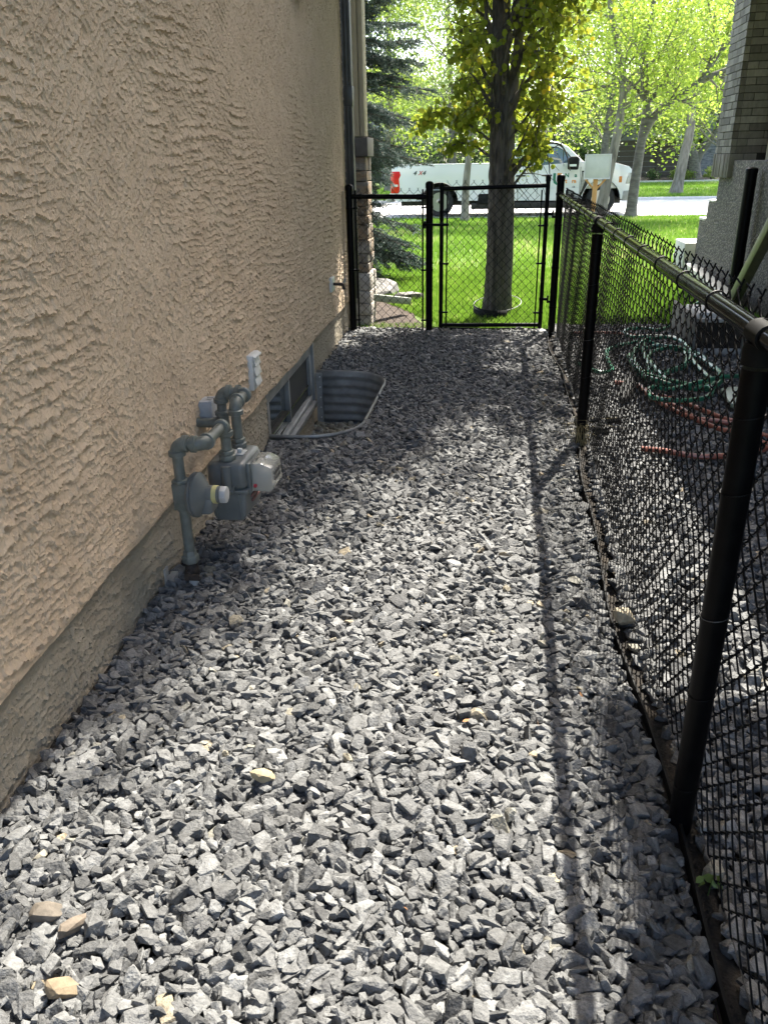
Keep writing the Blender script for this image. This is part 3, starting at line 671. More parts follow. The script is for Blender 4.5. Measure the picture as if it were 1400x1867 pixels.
# ------------------------------------------------------------------ chain link
def chain_wires(mb_v, mb_f, o, along, n_dir, length, z0, z1, dw, r=.0019, ns=5, depth=.0042, barb=.03, seed=0, bulge=.004):
    """woven zigzag wires; every wire is a flattened spiral hooked into the next"""
    rr = random.Random(seed); o = np.array(o, float); al = np.array(along, float); nd = np.array(n_dir, float); up = np.array([0, 0, 1.])
    cols = int(length/(dw/2)); dh = dw; rows = int(round((z1-z0)/(dh/2)))
    hh = (z1-z0)/rows
    V = []; Fa = []; base = 0
    ang = np.linspace(0, 2*np.pi, ns, endpoint=False)
    for c in range(cols):
        # wire c oscillates between column line c and c+1
        P = []
        for k in range(rows+1):
            x = (c + ((k + c) % 2)) * dw/2; z = z0 + k*hh
            s = 1 if (k+c) % 2 else -1          # leaning right or left
            # two points per bend: wrap from one face to the other
            dx = s*.0042
            sg = 1 if (k % 2 == 0) ^ (c % 2 == 0) else -1
            P.append((x + dx*.3 - s*.0035, z - hh*.10, -sg*depth)); P.append((x + dx, z, 0)); P.append((x + dx*.3 - s*.0035, z + hh*.10, sg*depth))
        P = P[1:-1]
        # barbs: twisted tips
        kt = (rows + c) % 2; s = 1 if kt else -1
        P.append((P[-1][0] - s*.004, z1 + barb*.3, .004)); P.append((P[-1][0] + s*.007, z1 + barb, -.006*s))
        P = np.array(P); wob = np.interp(P[:,1], [z0, z1], [0, 1])
        gx_ = P[:,0]; bl = bulge*np.sin(gx_*9 + P[:,1]*5) + bulge*.6*np.sin(gx_*2.1+1)
        pts = o + gx_[:, None]*al + P[:,1][:, None]*up + (P[:,2] + bl)[:, None]*nd
        t = np.gradient(pts, axis=0); t /= np.linalg.norm(t, axis=1)[:, None]
        a = np.cross(t, nd); a /= np.linalg.norm(a, axis=1)[:, None] + 1e-9; b_ = np.cross(t, a)
        ring = pts[:, None] + r*(a[:, None]*np.cos(ang)[None, :, None] + b_[:, None]*np.sin(ang)[None, :, None])
        m_ = len(pts); V.append(ring.reshape(-1, 3))
        i = (np.arange(m_-1)[:, None]*ns + np.arange(ns)[None]); j = (np.arange(m_-1)[:, None]*ns + (np.arange(ns)[None]+1) % ns)
        Fa.append(np.stack([i, j, j+ns, i+ns], -1).reshape(-1, 4) + base); base += m_*ns
    return np.concatenate(V), np.concatenate(Fa)
def rounded_post(x, y, z0, z1, r, cap=True):
    b = MB(); b.lathe((x, y, z0), (0, 0, 1), [(0, r), (z1-z0-.05, r)], 20)
    if cap: b.lathe((x, y, z1-.06), (0, 0, 1), [(0, r+.004), (.035, r+.005), (.045, r+.001), (.055, r*.75), (.06, r*.2)], 20)
    return b
FX, FH = .5214, 1.265
FEN = thing('mesh_fence', 'long black chain link fence running along the right of the gravel path', 'fence', (FX, 4.7, 0))
V, F = chain_wires(None, None, (FX+.036, -1.2, 0), (0, 1, 0), (1, 0, 0), 9.2, .035, FH+.042, .076, r=.0025, barb=.020, seed=2)
npmesh('mesh', V, F, M['wire'], FEN, True)
b = MB(); b.tube([(FX, -1.3, FH), (FX, 1.7, FH), (FX, 4.8, FH), (FX, 8.0, FH)], .0215, 20); b.build('top_rail', M['rail'], FEN, True)
for i, y in enumerate((-1.35, 1.69, 4.773)):
    rounded_post(FX, y, -.06, FH-.018, .030, False).build('post', M['black'], FEN, True)
    b = MB(); b.lathe((FX, y, FH-.06), (0, 0, 1), [(0, .033), (.03, .034), (.045, .03)], 20); b.tube([(FX, y-.04, FH), (FX, y+.04, FH)], .0262, 20); b.build('loop_cap', M['cap'], FEN, True)
    for z in ((.12, .40, .62, .93, 1.1) if i else ()):
        b = MB(); th = R(12)
        q = [Vector((FX + .0322*math.cos(a), y + .0322*math.sin(a), z + .006*math.cos(a))) for a in [k*math.pi/10 for k in range(20)]]
        b.tube(q, .0013, 5, closed=True); b.build('tie_wire', M['galv_tie'] if z == .62 else M['wire'], FEN, True)
ties = [y for y in np.arange(.25, 7.9, .37)]
for y in ties:
    b = MB(); q = [Vector((FX + .004 + .0265*math.cos(a), y + .01*math.cos(a), FH + .0245*math.sin(a))) for a in [k*math.pi/9 for k in range(18)]]
    b.tube(q, .0021, 6, closed=True); b.build('rail_tie', M['wire'], FEN, True)
b = MB(); yy = np.linspace(-1.2, 8, 90); b.tube([(FX+.03+.006*math.sin(y*5), y, .045+.01*math.sin(y*3.1)) for y in yy], .0016, 5); b.build('tension_wire', M['galv_tie'], FEN, True)

GY = 8.06
CP = thing('corner_post', 'black round corner post where the long fence meets the gate', 'fence post', (.515, GY, 0))
rounded_post(.515, GY, -.05, 1.44, .034).build('post', M['black'], CP, True)
for z in (.25, .62, 1.0, 1.27):
    b = MB(); b.lathe((.515, GY, z-.01), (0, 0, 1), [(0, .036), (.002, .038), (.02, .038), (.022, .036)], 16); b.build('brace_band', M['black'], CP, True)
b = MB(); b.lathe((.515, GY-.036, FH), (0, -1, 0), [(0, .018), (.01, .028), (.035, .028), (.04, .022)], 14); b.build('rail_cup', M['black'], CP, True)
# fixed panel left of the gate
PN = thing('short_fence', 'narrow black chain link panel between the house corner and the gate', 'fence panel', (-1.06, GY, 0))
LX, MX = -1.445, -.683
rounded_post(LX, GY, -.05, 1.385, .034).build('post', M['black'], PN, True); rounded_post(MX, GY, -.05, 1.40, .034).build('post', M['black'], PN, True)
b = MB(); b.tube([(LX+.03, GY, 1.275), (MX-.03, GY, 1.262)], .0225, 14)
b.lathe((LX+.075, GY, 1.274), (1, 0, 0), [(0, .027), (.05, .027)], 14); b.lathe((MX-.12, GY, 1.263), (1, 0, 0), [(0, .027), (.06, .027)], 14); b.build('top_rail', M['black'], PN, True)
V, F = chain_wires(None, None, (LX+.055, GY-.012, 0), (1, 0, 0), (0, 1, 0), .66, -.01, 1.325, .080, r=.0021, barb=.018, seed=5, bulge=.003)
npmesh('mesh', V, F, M['wire'], PN, True)
for x in (LX+.062, MX-.062): b = MB(); b.box(x-.008, x+.008, GY-.016, GY-.009, -.02, 1.33); b.build('tension_bar', M['black'], PN)
for x, d in ((LX, 1), (MX, -1)):
    for z in (.12, .60, 1.17, 1.262):
        b = MB(); b.lathe((x, GY, z-.01), (0, 0, 1), [(0, .0355), (.002, .0375), (.02, .0375), (.022, .0355)], 16); b.box(x+d*.03 if d > 0 else x-.078, x+.078 if d > 0 else x-.03, GY-.014, GY-.002, z-.008, z+.008); b.build('brace_band', M['black'], PN, True)
# gate leaf
GT = thing('mesh_gate', 'black chain link gate with a round tube frame at the end of the path', 'gate', (-.08, GY, 0))
gx0, gx1 = -.567, .402
for x, zt_ in ((gx0, 1.385), (gx1, 1.44)):
    b = rounded_post(x, GY, .05, zt_, .0195); b.build('frame_upright', M['black'], GT, True)
b = MB(); b.tube([(gx0, GY, 1.330), (gx1, GY, 1.345)], .0185, 14); b.build('top_rail', M['black'], GT, True)
b = MB(); b.tube([(gx0-.015, GY, .072), (gx1+.01, GY, .082)], .0185, 14); b.build('bottom_rail', M['black'], GT, True)
V, F = chain_wires(None, None, (gx0+.055, GY-.010, 0), (1, 0, 0), (0, 1, 0), .86, .085, 1.385, .080, r=.0021, barb=.018, seed=6, bulge=.003)
npmesh('mesh', V, F, M['wire'], GT, True)
for x, d in ((gx0+.052, -1), (gx1-.052, 1)):
    b = MB(); b.box(x-.007, x+.007, GY-.016, GY-.009, .05, 1.31); b.build('tension_bar', M['black'], GT)
    for z in (.20, .66, 1.13 if d < 0 else 1.0):
        b = MB(); b.box(min(x-.02*(d > 0), x), max(x+.055, x) if d > 0 else x+.02, GY-.022, GY-.006, z-.008, z+.008)
        if d < 0: b.box(x-.055, x, GY-.022, GY-.006, z-.008, z+.008)
        b.lathe((gx0 if d < 0 else gx1, GY, z-.01), (0, 0, 1), [(0, .021), (.002, .023), (.02, .023), (.022, .021)], 12); b.build('clip', M['black'], GT)
for z in (.33, 1.10):
    b = MB(); b.lathe((gx1, GY, z-.014), (0, 0, 1), [(0, .024), (.028, .024)], 12); b.box(gx1+.018, gx1+.062, GY-.02, GY-.004, z-.012, z+.012)
    b.lathe((gx1+.058, GY-.02, z-.035), (0, 0, 1), [(0, .009), (.07, .009)], 10); b.box(gx1+.055, .515, GY-.02, GY-.004, z-.035, z-.015); b.build('hinge', M['black'], GT, True)
b = MB(); b.box(MX-.055, gx0+.07, GY-.05, GY-.034, 1.005, 1.03); b.box(MX-.05, MX-.035, GY-.05, GY+.03, .985, 1.05); b.box(gx0-.012, gx0+.012, GY-.04, GY-.01, .995, 1.04); b.lathe((gx0-.04, GY-.052, 1.018), (0, -1, 0), [(0, .006), (.006, .006)], 8); b.build('latch', M['black'], GT, bevel=.003)
stone('white_stone', (.43, GY-.06, .02), (.08, .05, .05), 'small white stone beside the gate hinge post at the end of the path', (.75, .74, .70), 14, (0, 0, .3))

# edging strip
b = MB(); ys = np.linspace(-1, 8.1, 180)
for i, y in enumerate(ys):
    x = float(edgex(y)); zt_ = .014 + .007*math.sin(y*2.3) + .004*math.sin(y*9)
    for (dx, z) in ((0, -.08), (0, zt_), (.007, zt_), (.007, -.08)): b.v.append((x+dx, y, z))
for i in range(len(ys)-1):
    for k in range(4): b.f.append((i*4+k, i*4+(k+1) % 4, (i+1)*4+(k+1) % 4, (i+1)*4+k))
tag(b.build('landscape_edging', M['edging'], None, True), 'thin black plastic edging strip under the long fence', 'edging')
b = MB(); ys = np.linspace(-1.1, .5, 40)
for x in ys:
    for (dy, z) in ((0, -.06), (0, .022+.004*math.sin(x*9)), (.006, .022+.004*math.sin(x*9)), (.006, -.06)): b.v.append((x, 8.19+dy, z))
for i in range(39):
    for k in range(4): b.f.append((i*4+k, i*4+(k+1) % 4, (i+1)*4+(k+1) % 4, (i+1)*4+k))
tag(b.build('landscape_edging', M['edging'], None, True), 'short black edging strip under the gate at the end of the gravel', 'edging')

# ------------------------------------------------------------------ right house
RX = 2.767
M['bounce'] = noisy('bounce_stucco', (.66, .61, .52), (.74, .69, .6), 3, .9)  # kept pale to bounce light across to the stucco wall
RH = thing('brick_house', 'grey brown brick house with exposed aggregate porch base and steps on the right', 'house', (4, 8, 0))
def agg_mat():
    m = mat('exposed_aggregate', (.2, .19, .17), .85, 0, .35); t, b = nodes(m); N = t.nodes.new; L = t.links.new
    tc = N('ShaderNodeTexCoord'); v = N('ShaderNodeTexVoronoi'); v.inputs['Scale'].default_value = 40; L(tc.outputs['Object'], v.inputs['Vector'])
    r = N('ShaderNodeValToRGB'); r.color_ramp.elements[0].color = (.34, .31, .265, 1); r.color_ramp.elements[1].color = (.085, .078, .066, 1); r.color_ramp.elements[1].position = .55
    L(v.outputs['Distance'], r.inputs[0]); hs = N('ShaderNodeMixRGB'); hs.blend_type = 'MULTIPLY'; hs.inputs[0].default_value = .7
    L(r.outputs[0], hs.inputs[1]); bw = N('ShaderNodeRGBToBW'); L(v.outputs['Color'], bw.inputs[0]); L(bw.outputs[0], hs.inputs[2]); L(hs.outputs[0], b.inputs['Base Color'])
    bp = N('ShaderNodeBump'); bp.invert = True; bp.inputs['Strength'].default_value = 1; bp.inputs['Distance'].default_value = .012
    L(v.outputs['Distance'], bp.inputs['Height']); L(bp.outputs[0], b.inputs['Normal']); return m
M['agg'] = agg_mat()
prof_s = [(-2.5, -.1), (13.0, -.1), (13.0, .18), (12.62, .18), (12.62, .42), (12.60, .72), (12.22, .75), (12.20, .98), (11.80, 1.0), (11.78, 1.50), (-2.5, 1.52)]
b = MB(); b.prism(prof_s, lambda y, z: Vector((RX, y, z)), lambda y, z: Vector((RX+.28, y, z))); b.build('porch_side_wall', M['agg'], RH, bevel=.012)
b = MB()
for (y0, y1, z) in ((13.0, 13.6, .22), (12.62, 13.0, .46), (12.24, 12.61, .74), (11.82, 12.2, .99)): b.box(RX+.285, RX+3, y0-.1, y1, -.05, z)
b.build('steps', M['steptop'], RH, bevel=.01)
for q in ((RX-.14, RX+.3, 12.66, 13.35, .02, .40), (RX-.01, RX+.26, 12.26, 12.6, .725, .762), (RX-.01, RX+.26, 11.84, 12.18, .985, 1.012)): MB().box(*q).build('step_slab', M['steptop'], RH, bevel=.012)
# brick column: real bricks
def brick_mat():
    m = mat('grey_brick', (.2, .2, .2), .85, 0, .3); t, b = nodes(m); N = t.nodes.new; L = t.links.new
    a = N('ShaderNodeAttribute'); a.attribute_name = 'tone'; r = N('ShaderNodeValToRGB'); r.color_ramp.elements[0].color = (.10, .092, .084, 1); r.color_ramp.elements[1].color = (.23, .215, .197, 1)
    L(a.outputs['Fac'], r.inputs[0]); tc = N('ShaderNodeTexCoord'); n = N('ShaderNodeTexNoise'); n.inputs['Scale'].default_value = 30; n.inputs['Detail'].default_value = 8
    mp = N('ShaderNodeMapping'); mp.inputs['Scale'].default_value = (1, 1, .35); L(tc.outputs['Object'], mp.inputs[0]); L(mp.outputs[0], n.inputs['Vector'])
    mx = N('ShaderNodeMixRGB'); mx.blend_type = 'OVERLAY'; mx.inputs[0].default_value = .35; L(r.outputs[0], mx.inputs[1]); L(n.outputs['Fac'], mx.inputs[2]); L(mx.outputs[0], b.inputs['Base Color'])
    bp = N('ShaderNodeBump'); bp.inputs['Strength'].default_value = .7; bp.inputs['Distance'].default_value = .006; L(n.outputs['Fac'], bp.inputs['Height']); L(bp.outputs[0], b.inputs['Normal']); return m
M['brick'] = brick_mat()
def bricks(name, x0, x1, y0, y1, z0, z1, ch, bw, parent, vert=False):
    rr = random.Random(3); mb = MB(); tn = []
    z = z0; row = 0
    while z < z1:
        h = min(ch, z1-z)
        for axis in ('y', 'x'):
            a0, a1 = (y0, y1) if axis == 'y' else (x0, x1)
            bw_ = bw[0] if axis == 'y' else bw[1]
            a = a0 - (row % 2)*bw_*.5
            while a < a1:
                s, e = max(a, a0), min(a+bw_, a1)
                if e - s > .02:
                    o = rr.uniform(0, .006); n0 = len(mb.v)
                    if axis == 'y': mb.box(x0-o, x0+.06, s+.003, e-.003, z+.004, z+h-.004)
                    else: mb.box(s+.003+(.0 if s > x0 else .06), e-.003, y0-o, y0+.06, z+.004, z+h-.004)
                    tn += [rr.random()]*8
                a += bw_
        z += ch; row += 1
    o = mb.build(name, M['brick'], parent)
    at = o.data.attributes.new('tone', 'FLOAT', 'POINT'); at.data.foreach_set('value', tn[:len(o.data.vertices)])
    return o
bricks('brick_column', RX-.05, RX+1.5, 11.20, 11.98, 1.575, 5.6, .082, (.22, .36), RH)
b = MB(); b.box(RX-.02, RX+1.6, 11.23, 12.0, 1.30, 5.6); b.build('mortar_core', mat('dark_mortar', (.035, .032, .03), .9), RH)
sold = MB(); tn = []
rr = random.Random(8); y = 11.20
while y < 11.97:
    sold.box(RX-.055-rr.uniform(0, .012), RX+.02, y+.002, y+.028, 1.30, 1.572); y += .03
x = RX - .055
for wd in (.17, .15): sold.box(x, x+wd-.006, 11.19, 11.26, 1.30+rr.uniform(0, .01), 1.572); x += wd
o = sold.build('soldier_course', M['brick'], RH, bevel=.003); at = o.data.attributes.new('tone', 'FLOAT', 'POINT'); at.data.foreach_set('value', np.full(len(o.data.vertices), .62))
b = MB(); b.box(RX+.34, RX+8, -2.5, 11.1, -.1, 3.5); b.build('wall', M['bounce'], RH)  # unseen side, its pale colour chosen as a light reflector
b = MB(); b.box(RX-.93, RX+8, -3, 11.2, 3.5, 3.62); b.build('roof', M['bronze'], RH)
b = MB(); b.box(2.50, RX+3.5, -4, 8.15, 9.0, 9.15); b.build('path_shade_roof', M['bronze'], RH)  # unseen high roof, added only to shade the near fence side
b = MB(); b.box(RX+.4, RX+3.4, -2.4, 7.9, 3.63, 8.99); b.build('upper_wall', M['bounce'], RH)
# black post, downspouts, planter, hoses
BP = thing('fence_post', 'lone black round post standing against the aggregate porch wall', 'post', (RX-.10, 9.9, 0))
rounded_post(RX-.10, 9.95, -.05, 1.44, .062).build('pole', M['black'], BP, True)
DS = thing('downspout', 'olive green downspout leaning down the porch wall to the ground', 'downspout', (RX-.12, 9.6, 0))
def rect_tube(pts, w_, h_, up=(0, 0, 1)):
    b = MB(); pts = [Vector(p) for p in pts]
    for i, p in enumerate(pts):
        t = (pts[min(i+1, len(pts)-1)] - pts[max(i-1, 0)]).normalized(); _, a, c = basis(t, up)
        for s1, s2 in ((-1, -1), (1, -1), (1, 1), (-1, 1)): b.v.append(tuple(p + a*w_*.5*s1 + c*h_*.5*s2))
    n_ = len(pts)
    for i in range(n_-1):
        for k in range(4): b.f.append((i*4+k, i*4+(k+1) % 4, (i+1)*4+(k+1) % 4, (i+1)*4+k))
    b.f.append((0, 1, 2, 3)); b.f.append(tuple((n_-1)*4+k for k in (3, 2, 1, 0))); return b
b = rect_tube([(2.52, 7.2, 2.08), (2.52, 8.4, .99), (2.53, 9.30, .19), (2.55, 9.50, .10)], .13, .10, (1, 0, 0)); b.build('pipe', M['olive'], DS, bevel=.01)
b = MB()
for s in (-.035, .035): b.box(0, 0, 0, 0, 0, 0)
b = rect_tube([(2.52, 7.25, 2.105), (2.52, 8.4, 1.06), (2.53, 9.25, .30)], .035, .03, (1, 0, 0)); b.build('rib', M['olive'], DS, bevel=.006)
b = MB(); b.box(2.45, 2.62, 9.42, 9.62, -.01, .15); b.build('hinge_elbow', M['black'], DS, bevel=.02)
DX = thing('downspout_extension', 'long pale downspout extension lying along the foot of the porch wall', 'downspout', (2.7, 11.5, 0))
b = rect_tube([(2.55, 9.65, .09), (2.80, 13.9, .09)], .16, .09, (0, 0, 1)); b.build('channel', noisy('pale_downspout', (.42, .42, .36), (.55, .55, .48), 6, .5), DX, bevel=.008)

M['darkconc'] = noisy('weathered_concrete', (.12, .115, .10), (.20, .19, .17), 9, .9)
PL = thing('planter_box', 'weathered grey planter box with dark front beside the tangled hoses', 'planter', (1.87, 7.7, 0))
b = MB(); b.box(1.66, 1.69, 7.22, 8.2, .0, .30); b.box(2.07, 2.10, 7.22, 8.2, .0, .30); b.build('side_panel', M['darkconc'], PL, bevel=.005)
b = MB(); b.box(1.692, 2.068, 7.25, 7.27, .03, .27); b.build('front_panel', M['soil'], PL)
for q in ((-.01, .045), (.27, .30)): MB().box(1.692, 2.068, 7.215, 7.25, *q).build('front_rim', M['concrete'], PL, bevel=.004)
b = MB(); b.box(1.692, 2.068, 7.272, 8.18, .2, .25); b.build('soil_fill', M['soil'], PL)
b = MB(); b.prism([(1.70, 7.35), (1.98, 7.30), (2.05, 7.52), (1.86, 7.75), (1.68, 7.8)], lambda x, y: Vector((x, y, .27)), lambda x, y: Vector((x+.02, y, .33))); o = b.build('paving_slab', M['steptop'], None, bevel=.008)
tag(o, 'broken white paving slab resting on the planter box', 'paving slab')

def catmull(P, n=6):
    P = [Vector(p) for p in P]; out = []
    for i in range(len(P)-1):
        p0, p1, p2, p3 = P[max(i-1, 0)], P[i], P[i+1], P[min(i+2, len(P)-1)]
        for k in range(n):
            t = k/n; out.append(.5*((2*p1) + (p2-p0)*t + (2*p0-5*p1+4*p2-p3)*t*t + (3*p1-p0-3*p2+p3)*t**3))
    out.append(P[-1]); return out
def hose(name, xy, m, label, r=.0105, z=.04, amp=.012, seed=0):
    rr = random.Random(seed); r *= 1.3; P = [(x, y, z + rr.uniform(0, amp) + .0009*i*(amp > .02)) for i, (x, y) in enumerate(xy)]
    b = MB(); b.tube(catmull(P), r, 10); return tag(b.build(name, M[m], None, True), label, 'hose', 'garden hoses tangled on the gravel')
G1 = [(2.656, 9.881), (2.349, 9.722), (2.045, 9.247), (1.716, 8.388), (1.507, 7.84), (1.357, 7.936), (1.181, 7.825), (1.213, 7.628), (1.426, 7.589), (1.585, 7.41), (1.602, 6.98), (1.487, 6.551), (1.283, 6.226), (1.142, 5.976), (1.152, 6.218), (1.19, 6.759), (1.269, 7.282), (1.331, 7.444), (1.559, 7.525), (1.612, 7.19), (1.564, 6.685), (1.566, 6.244), (1.55, 5.958), (1.458, 5.832), (1.3, 5.792), (1.144, 5.87), (1.083, 6.051), (1.135, 6.183), (1.289, 6.26), (1.501, 6.625), (1.523, 7.079), (1.33, 7.007), (1.21, 6.664), (1.181, 6.219), (1.221, 5.875), (1.364, 5.739), (1.458, 5.661), (1.4, 5.43), (1.229, 5.329), (1.039, 5.34), (1.031, 5.495), (1.072, 5.634), (1.203, 5.671), (1.402, 5.742), (1.586, 5.9), (1.794, 6.129), (1.991, 6.355)]
o = hose('garden_hose', G1, 'hose_green', 'long dark green hose looped in a heap on the gravel beside the planter box', .0125, .04, .05, 2)
sp = [(1.36 + (.30+.03*math.sin(k*1.7))*math.cos(k*.52), 6.45 + (.72+.06*math.cos(k*1.1))*math.sin(k*.52)) for k in range(34)]
hose('garden_hose', sp, 'hose_green', 'coiled green hose lying in wide rings under the long tangled green one', .0115, .045, .05, 14)
hose('garden_hose', [(1.055, 7.338), (1.187, 7.437), (1.336, 7.537), (.963, 7.156), (.905, 6.646), (.894, 6.372), (.775, 6.227), (.631, 6.5)], 'hose_green', 'short stretch of green hose curling towards the fence behind the mid post', .0115, .04, .03, 4)
R1 = [(.875, 6.037), (1.023, 5.968), (1.062, 5.718), (1.139, 5.411), (1.25, 5.172), (1.402, 5.102), (1.502, 5.042), (1.617, 4.816)]
hose('garden_hose', R1, 'hose_red', 'terracotta hose running from under the green heap to the near fence post, upper strand', .0125, .035, .01, 5)
hose('garden_hose', [(1.006, 6.126), (1.105, 5.636), (1.221, 5.379), (1.289, 5.117), (1.384, 4.956), (1.463, 4.887), (1.574, 4.663)], 'hose_red', 'terracotta hose running from under the green heap, lower strand of the bundle', .0125, .035, .01, 6)
hose('garden_hose', [(1.131, 5.68), (1.278, 5.486), (1.371, 5.266), (1.503, 5.11), (1.745, 5.27)], 'hose_red', 'terracotta hose curving back right behind the near fence post', .0125, .045, .01, 7)
hose('garden_hose', [(.844, 4.554), (.965, 4.508), (1.133, 4.448), (1.313, 4.464), (1.448, 4.53), (1.565, 4.634)], 'hose_red', 'single terracotta hose end lying apart, nearest the camera', .0125, .035, .008, 8)
hose('garden_hose', [(.70, 7.9), (.923, 7.917), (1.102, 7.925), (1.28, 7.754)], 'hose_red', 'thin reddish hose near the lawn edge, farthest from the camera', .010, .035, .01, 9)
LD = tag(MB().prism([(1.573, 5.83), (1.545, 5.45), (1.585, 5.36), (1.689, 5.36), (1.80, 5.45), (1.83, 5.82), (1.709, 5.88)], lambda x, y: Vector((x, y, .035)), lambda x, y: Vector((x, y, .07))).build('storage_lid', M['tray'], None, bevel=.012), 'pale green plastic lid on the gravel behind the near fence post', 'lid')
b = MB(); b.prism([(.86, 5.50), (.93, 5.60), (1.03, 6.0), (1.10, 6.4), (1.06, 6.5), (.96, 6.1), (.88, 5.75)], lambda x, y: Vector((x, y, .02)), lambda x, y: Vector((x-.01, y+.02, .07)))
tag(b.build('garden_tool', M['edging'], None, bevel=.02), 'dark folded rubber sheet on the gravel left of the green hose heap', 'rubber sheet').name = 'rubber_sheet'
for i, (x, y, s, lb) in enumerate(((.655, 4.90, .11, 'nearer of two small black valve boxes in the gravel behind the mid fence post'), (.76, 5.12, .10, 'farther of two small black valve boxes in the gravel behind the mid fence post'))):
    b = MB(); b.lathe((x, y, -.03), (0, 0, 1), [(0, s*.5), (.075, s*.46), (.08, s*.50), (.09, s*.48)], 12); b.box(x-.02, x+.02, y-.006, y+.006, .06, .068)
    tag(b.build('valve_box', M['edging'], None, True), lb, 'valve box', 'valve boxes by the fence')

# ------------------------------------------------------------------ front yard bits by the pier
EXT = thing('downspout_extension', 'short grey green downspout extension sloping out from the stone pier', 'downspout', (-1.2, 8.95, 0))
rect_tube([(-1.50, 8.62, .26), (-1.38, 8.74, .235), (-1.02, 9.22, .12)], .105, .075).build('channel', noisy('sage_metal', (.27, .30, .25), (.36, .39, .33), 6, .5), EXT, bevel=.008)
for nm, loc, dm, lb, cl, sd in (('boulder', (-1.62, 10.5, .0), (.7, .6, .34), 'pale boulder beside the blue spruce in the mulch bed', (.17, .165, .15), 50), ('boulder', (-1.12, 10.1, .0), (.3, .26, .2), 'small round boulder at the edge of the mulch bed', (.14, .135, .12), 51)):
    stone(nm, loc, dm, lb, cl, sd, (0, 0, .6))

# ------------------------------------------------------------------ trees
M['bark_grey'] = noisy('smooth_grey_bark', (.07, .064, .056), (.16, .148, .13), 5, .85, 0, .6, 30, stretch=(1, 1, 2.5), bdist=.01)
M['bark_pale'] = noisy('pale_rough_bark', (.11, .098, .08), (.25, .225, .19), 8, .9, 0, .9, 30, stretch=(1.5, 1.5, .35), bdist=.02)
M['bark_poplar'] = noisy('poplar_bark', (.05, .045, .038), (.18, .16, .135), 14, .9, 0, 1, 26, stretch=(1.6, 1.6, .35), bdist=.03)
M['leaf_lime'] = leafmat('lime_leaf', (.20, .30, .03), (.45, .57, .10), None, .55)
M['leaf_mid'] = leafmat('mid_green_leaf', (.13, .20, .035), (.32, .41, .10), None, .5)
M['leaf_dark'] = leafmat('dark_green_leaf', (.03, .06, .02), (.10, .16, .045), None, .35)
M['leaf_poplar'] = leafmat('poplar_leaf', (.14, .20, .022), (.39, .43, .05), (.78, .62, .06), .55, .4)
M['needle'] = leafmat('spruce_needle', (.03, .055, .046), (.14, .20, .175), (.24, .31, .285), .12, .6)
def crown_leaves(name, A, n_per, spread, ls, m, parent, rr, round_=False, droop=0, z_squash=.8):
    """A: anchor points; small leaf faces scattered in clumps round each anchor"""
    A = np.asarray(A); n = len(A)*n_per
    base = np.repeat(A, n_per, 0); cl = np.repeat(rr.random(len(A)), n_per)
    P = base + rr.normal(0, 1, (n, 3))*np.array([spread, spread, spread*z_squash])
    if droop: nv = rr.normal(0, 1, (n, 3))*np.array([1, 1, .35])
    else: nv = rr.normal(0, 1, (n, 3)) + np.array([0, 0, .9])
    nv /= np.linalg.norm(nv, axis=1)[:, None]; t = rr.normal(0, 1, (n, 3))
    if droop: t = np.array([0, 0, -1.]) + t*.35
    t -= nv*np.sum(t*nv, 1)[:, None]; t /= np.linalg.norm(t, axis=1)[:, None]; u = np.cross(nv, t)
    L = (ls*rr.uniform(.6, 1.25, n))[:, None]
    if round_: sh = [(0, 0), (.42, .12), (.55, .42), (.42, .72), (0, 1.02), (-.42, .72), (-.55, .42), (-.42, .12)]
    else: sh = [(0, 0), (.28, .30), (.30, .62), (0, 1), (-.30, .62), (-.28, .30)]
    bend = rr.uniform(-.12, .18, n)[:, None]
    V = np.stack([P + u*L*a + t*L*b_ + nv*L*(abs(a)*bend*2) for a, b_ in sh], 1)
    F = np.arange(n)[:, None]*len(sh) + np.arange(len(sh))[None]
    tone = np.clip(cl*.6 + rr.random(n)*.4 + rr.normal(0, .06, n), 0, 1)
    return npmesh(name, V.reshape(-1, 3), F, m, parent, False, {'tone': np.repeat(tone, len(sh))})
def grow(b, p, d, L, r, lvl, rr, anchors, maxl, kids=4, up=.12, n=6, spread=.9, amin=1):
    pts = [Vector(p)]; d = Vector(d).normalized(); seg = 5; rs = [r]
    for i in range(seg):
        d = (d + Vector((rr.gauss(0, .13), rr.gauss(0, .13), rr.gauss(0, .09) + up))).normalized()
        pts.append(pts[-1] + d*(L/seg)); rs.append(r*(1 - .72*(i+1)/seg))
    b.tube(pts, rs, n)
    if lvl >= amin:
        for i in (2, 3, 4, 5): anchors.append(tuple(pts[i]))
    if lvl < maxl:
        for k in range(kids):
            i = rr.randint(1 if lvl else 2, 5); t = (pts[i]-pts[i-1]).normalized(); a = rr.uniform(0, 2*math.pi); _, u, v = basis(t)
            nd = t*rr.uniform(.35, .8) + (u*math.cos(a) + v*math.sin(a))*spread
            grow(b, pts[i], nd, L*rr.uniform(.5, .72), rs[i]*.62, lvl+1, rr, anchors, maxl, kids, up, max(4, n-1), spread, amin)
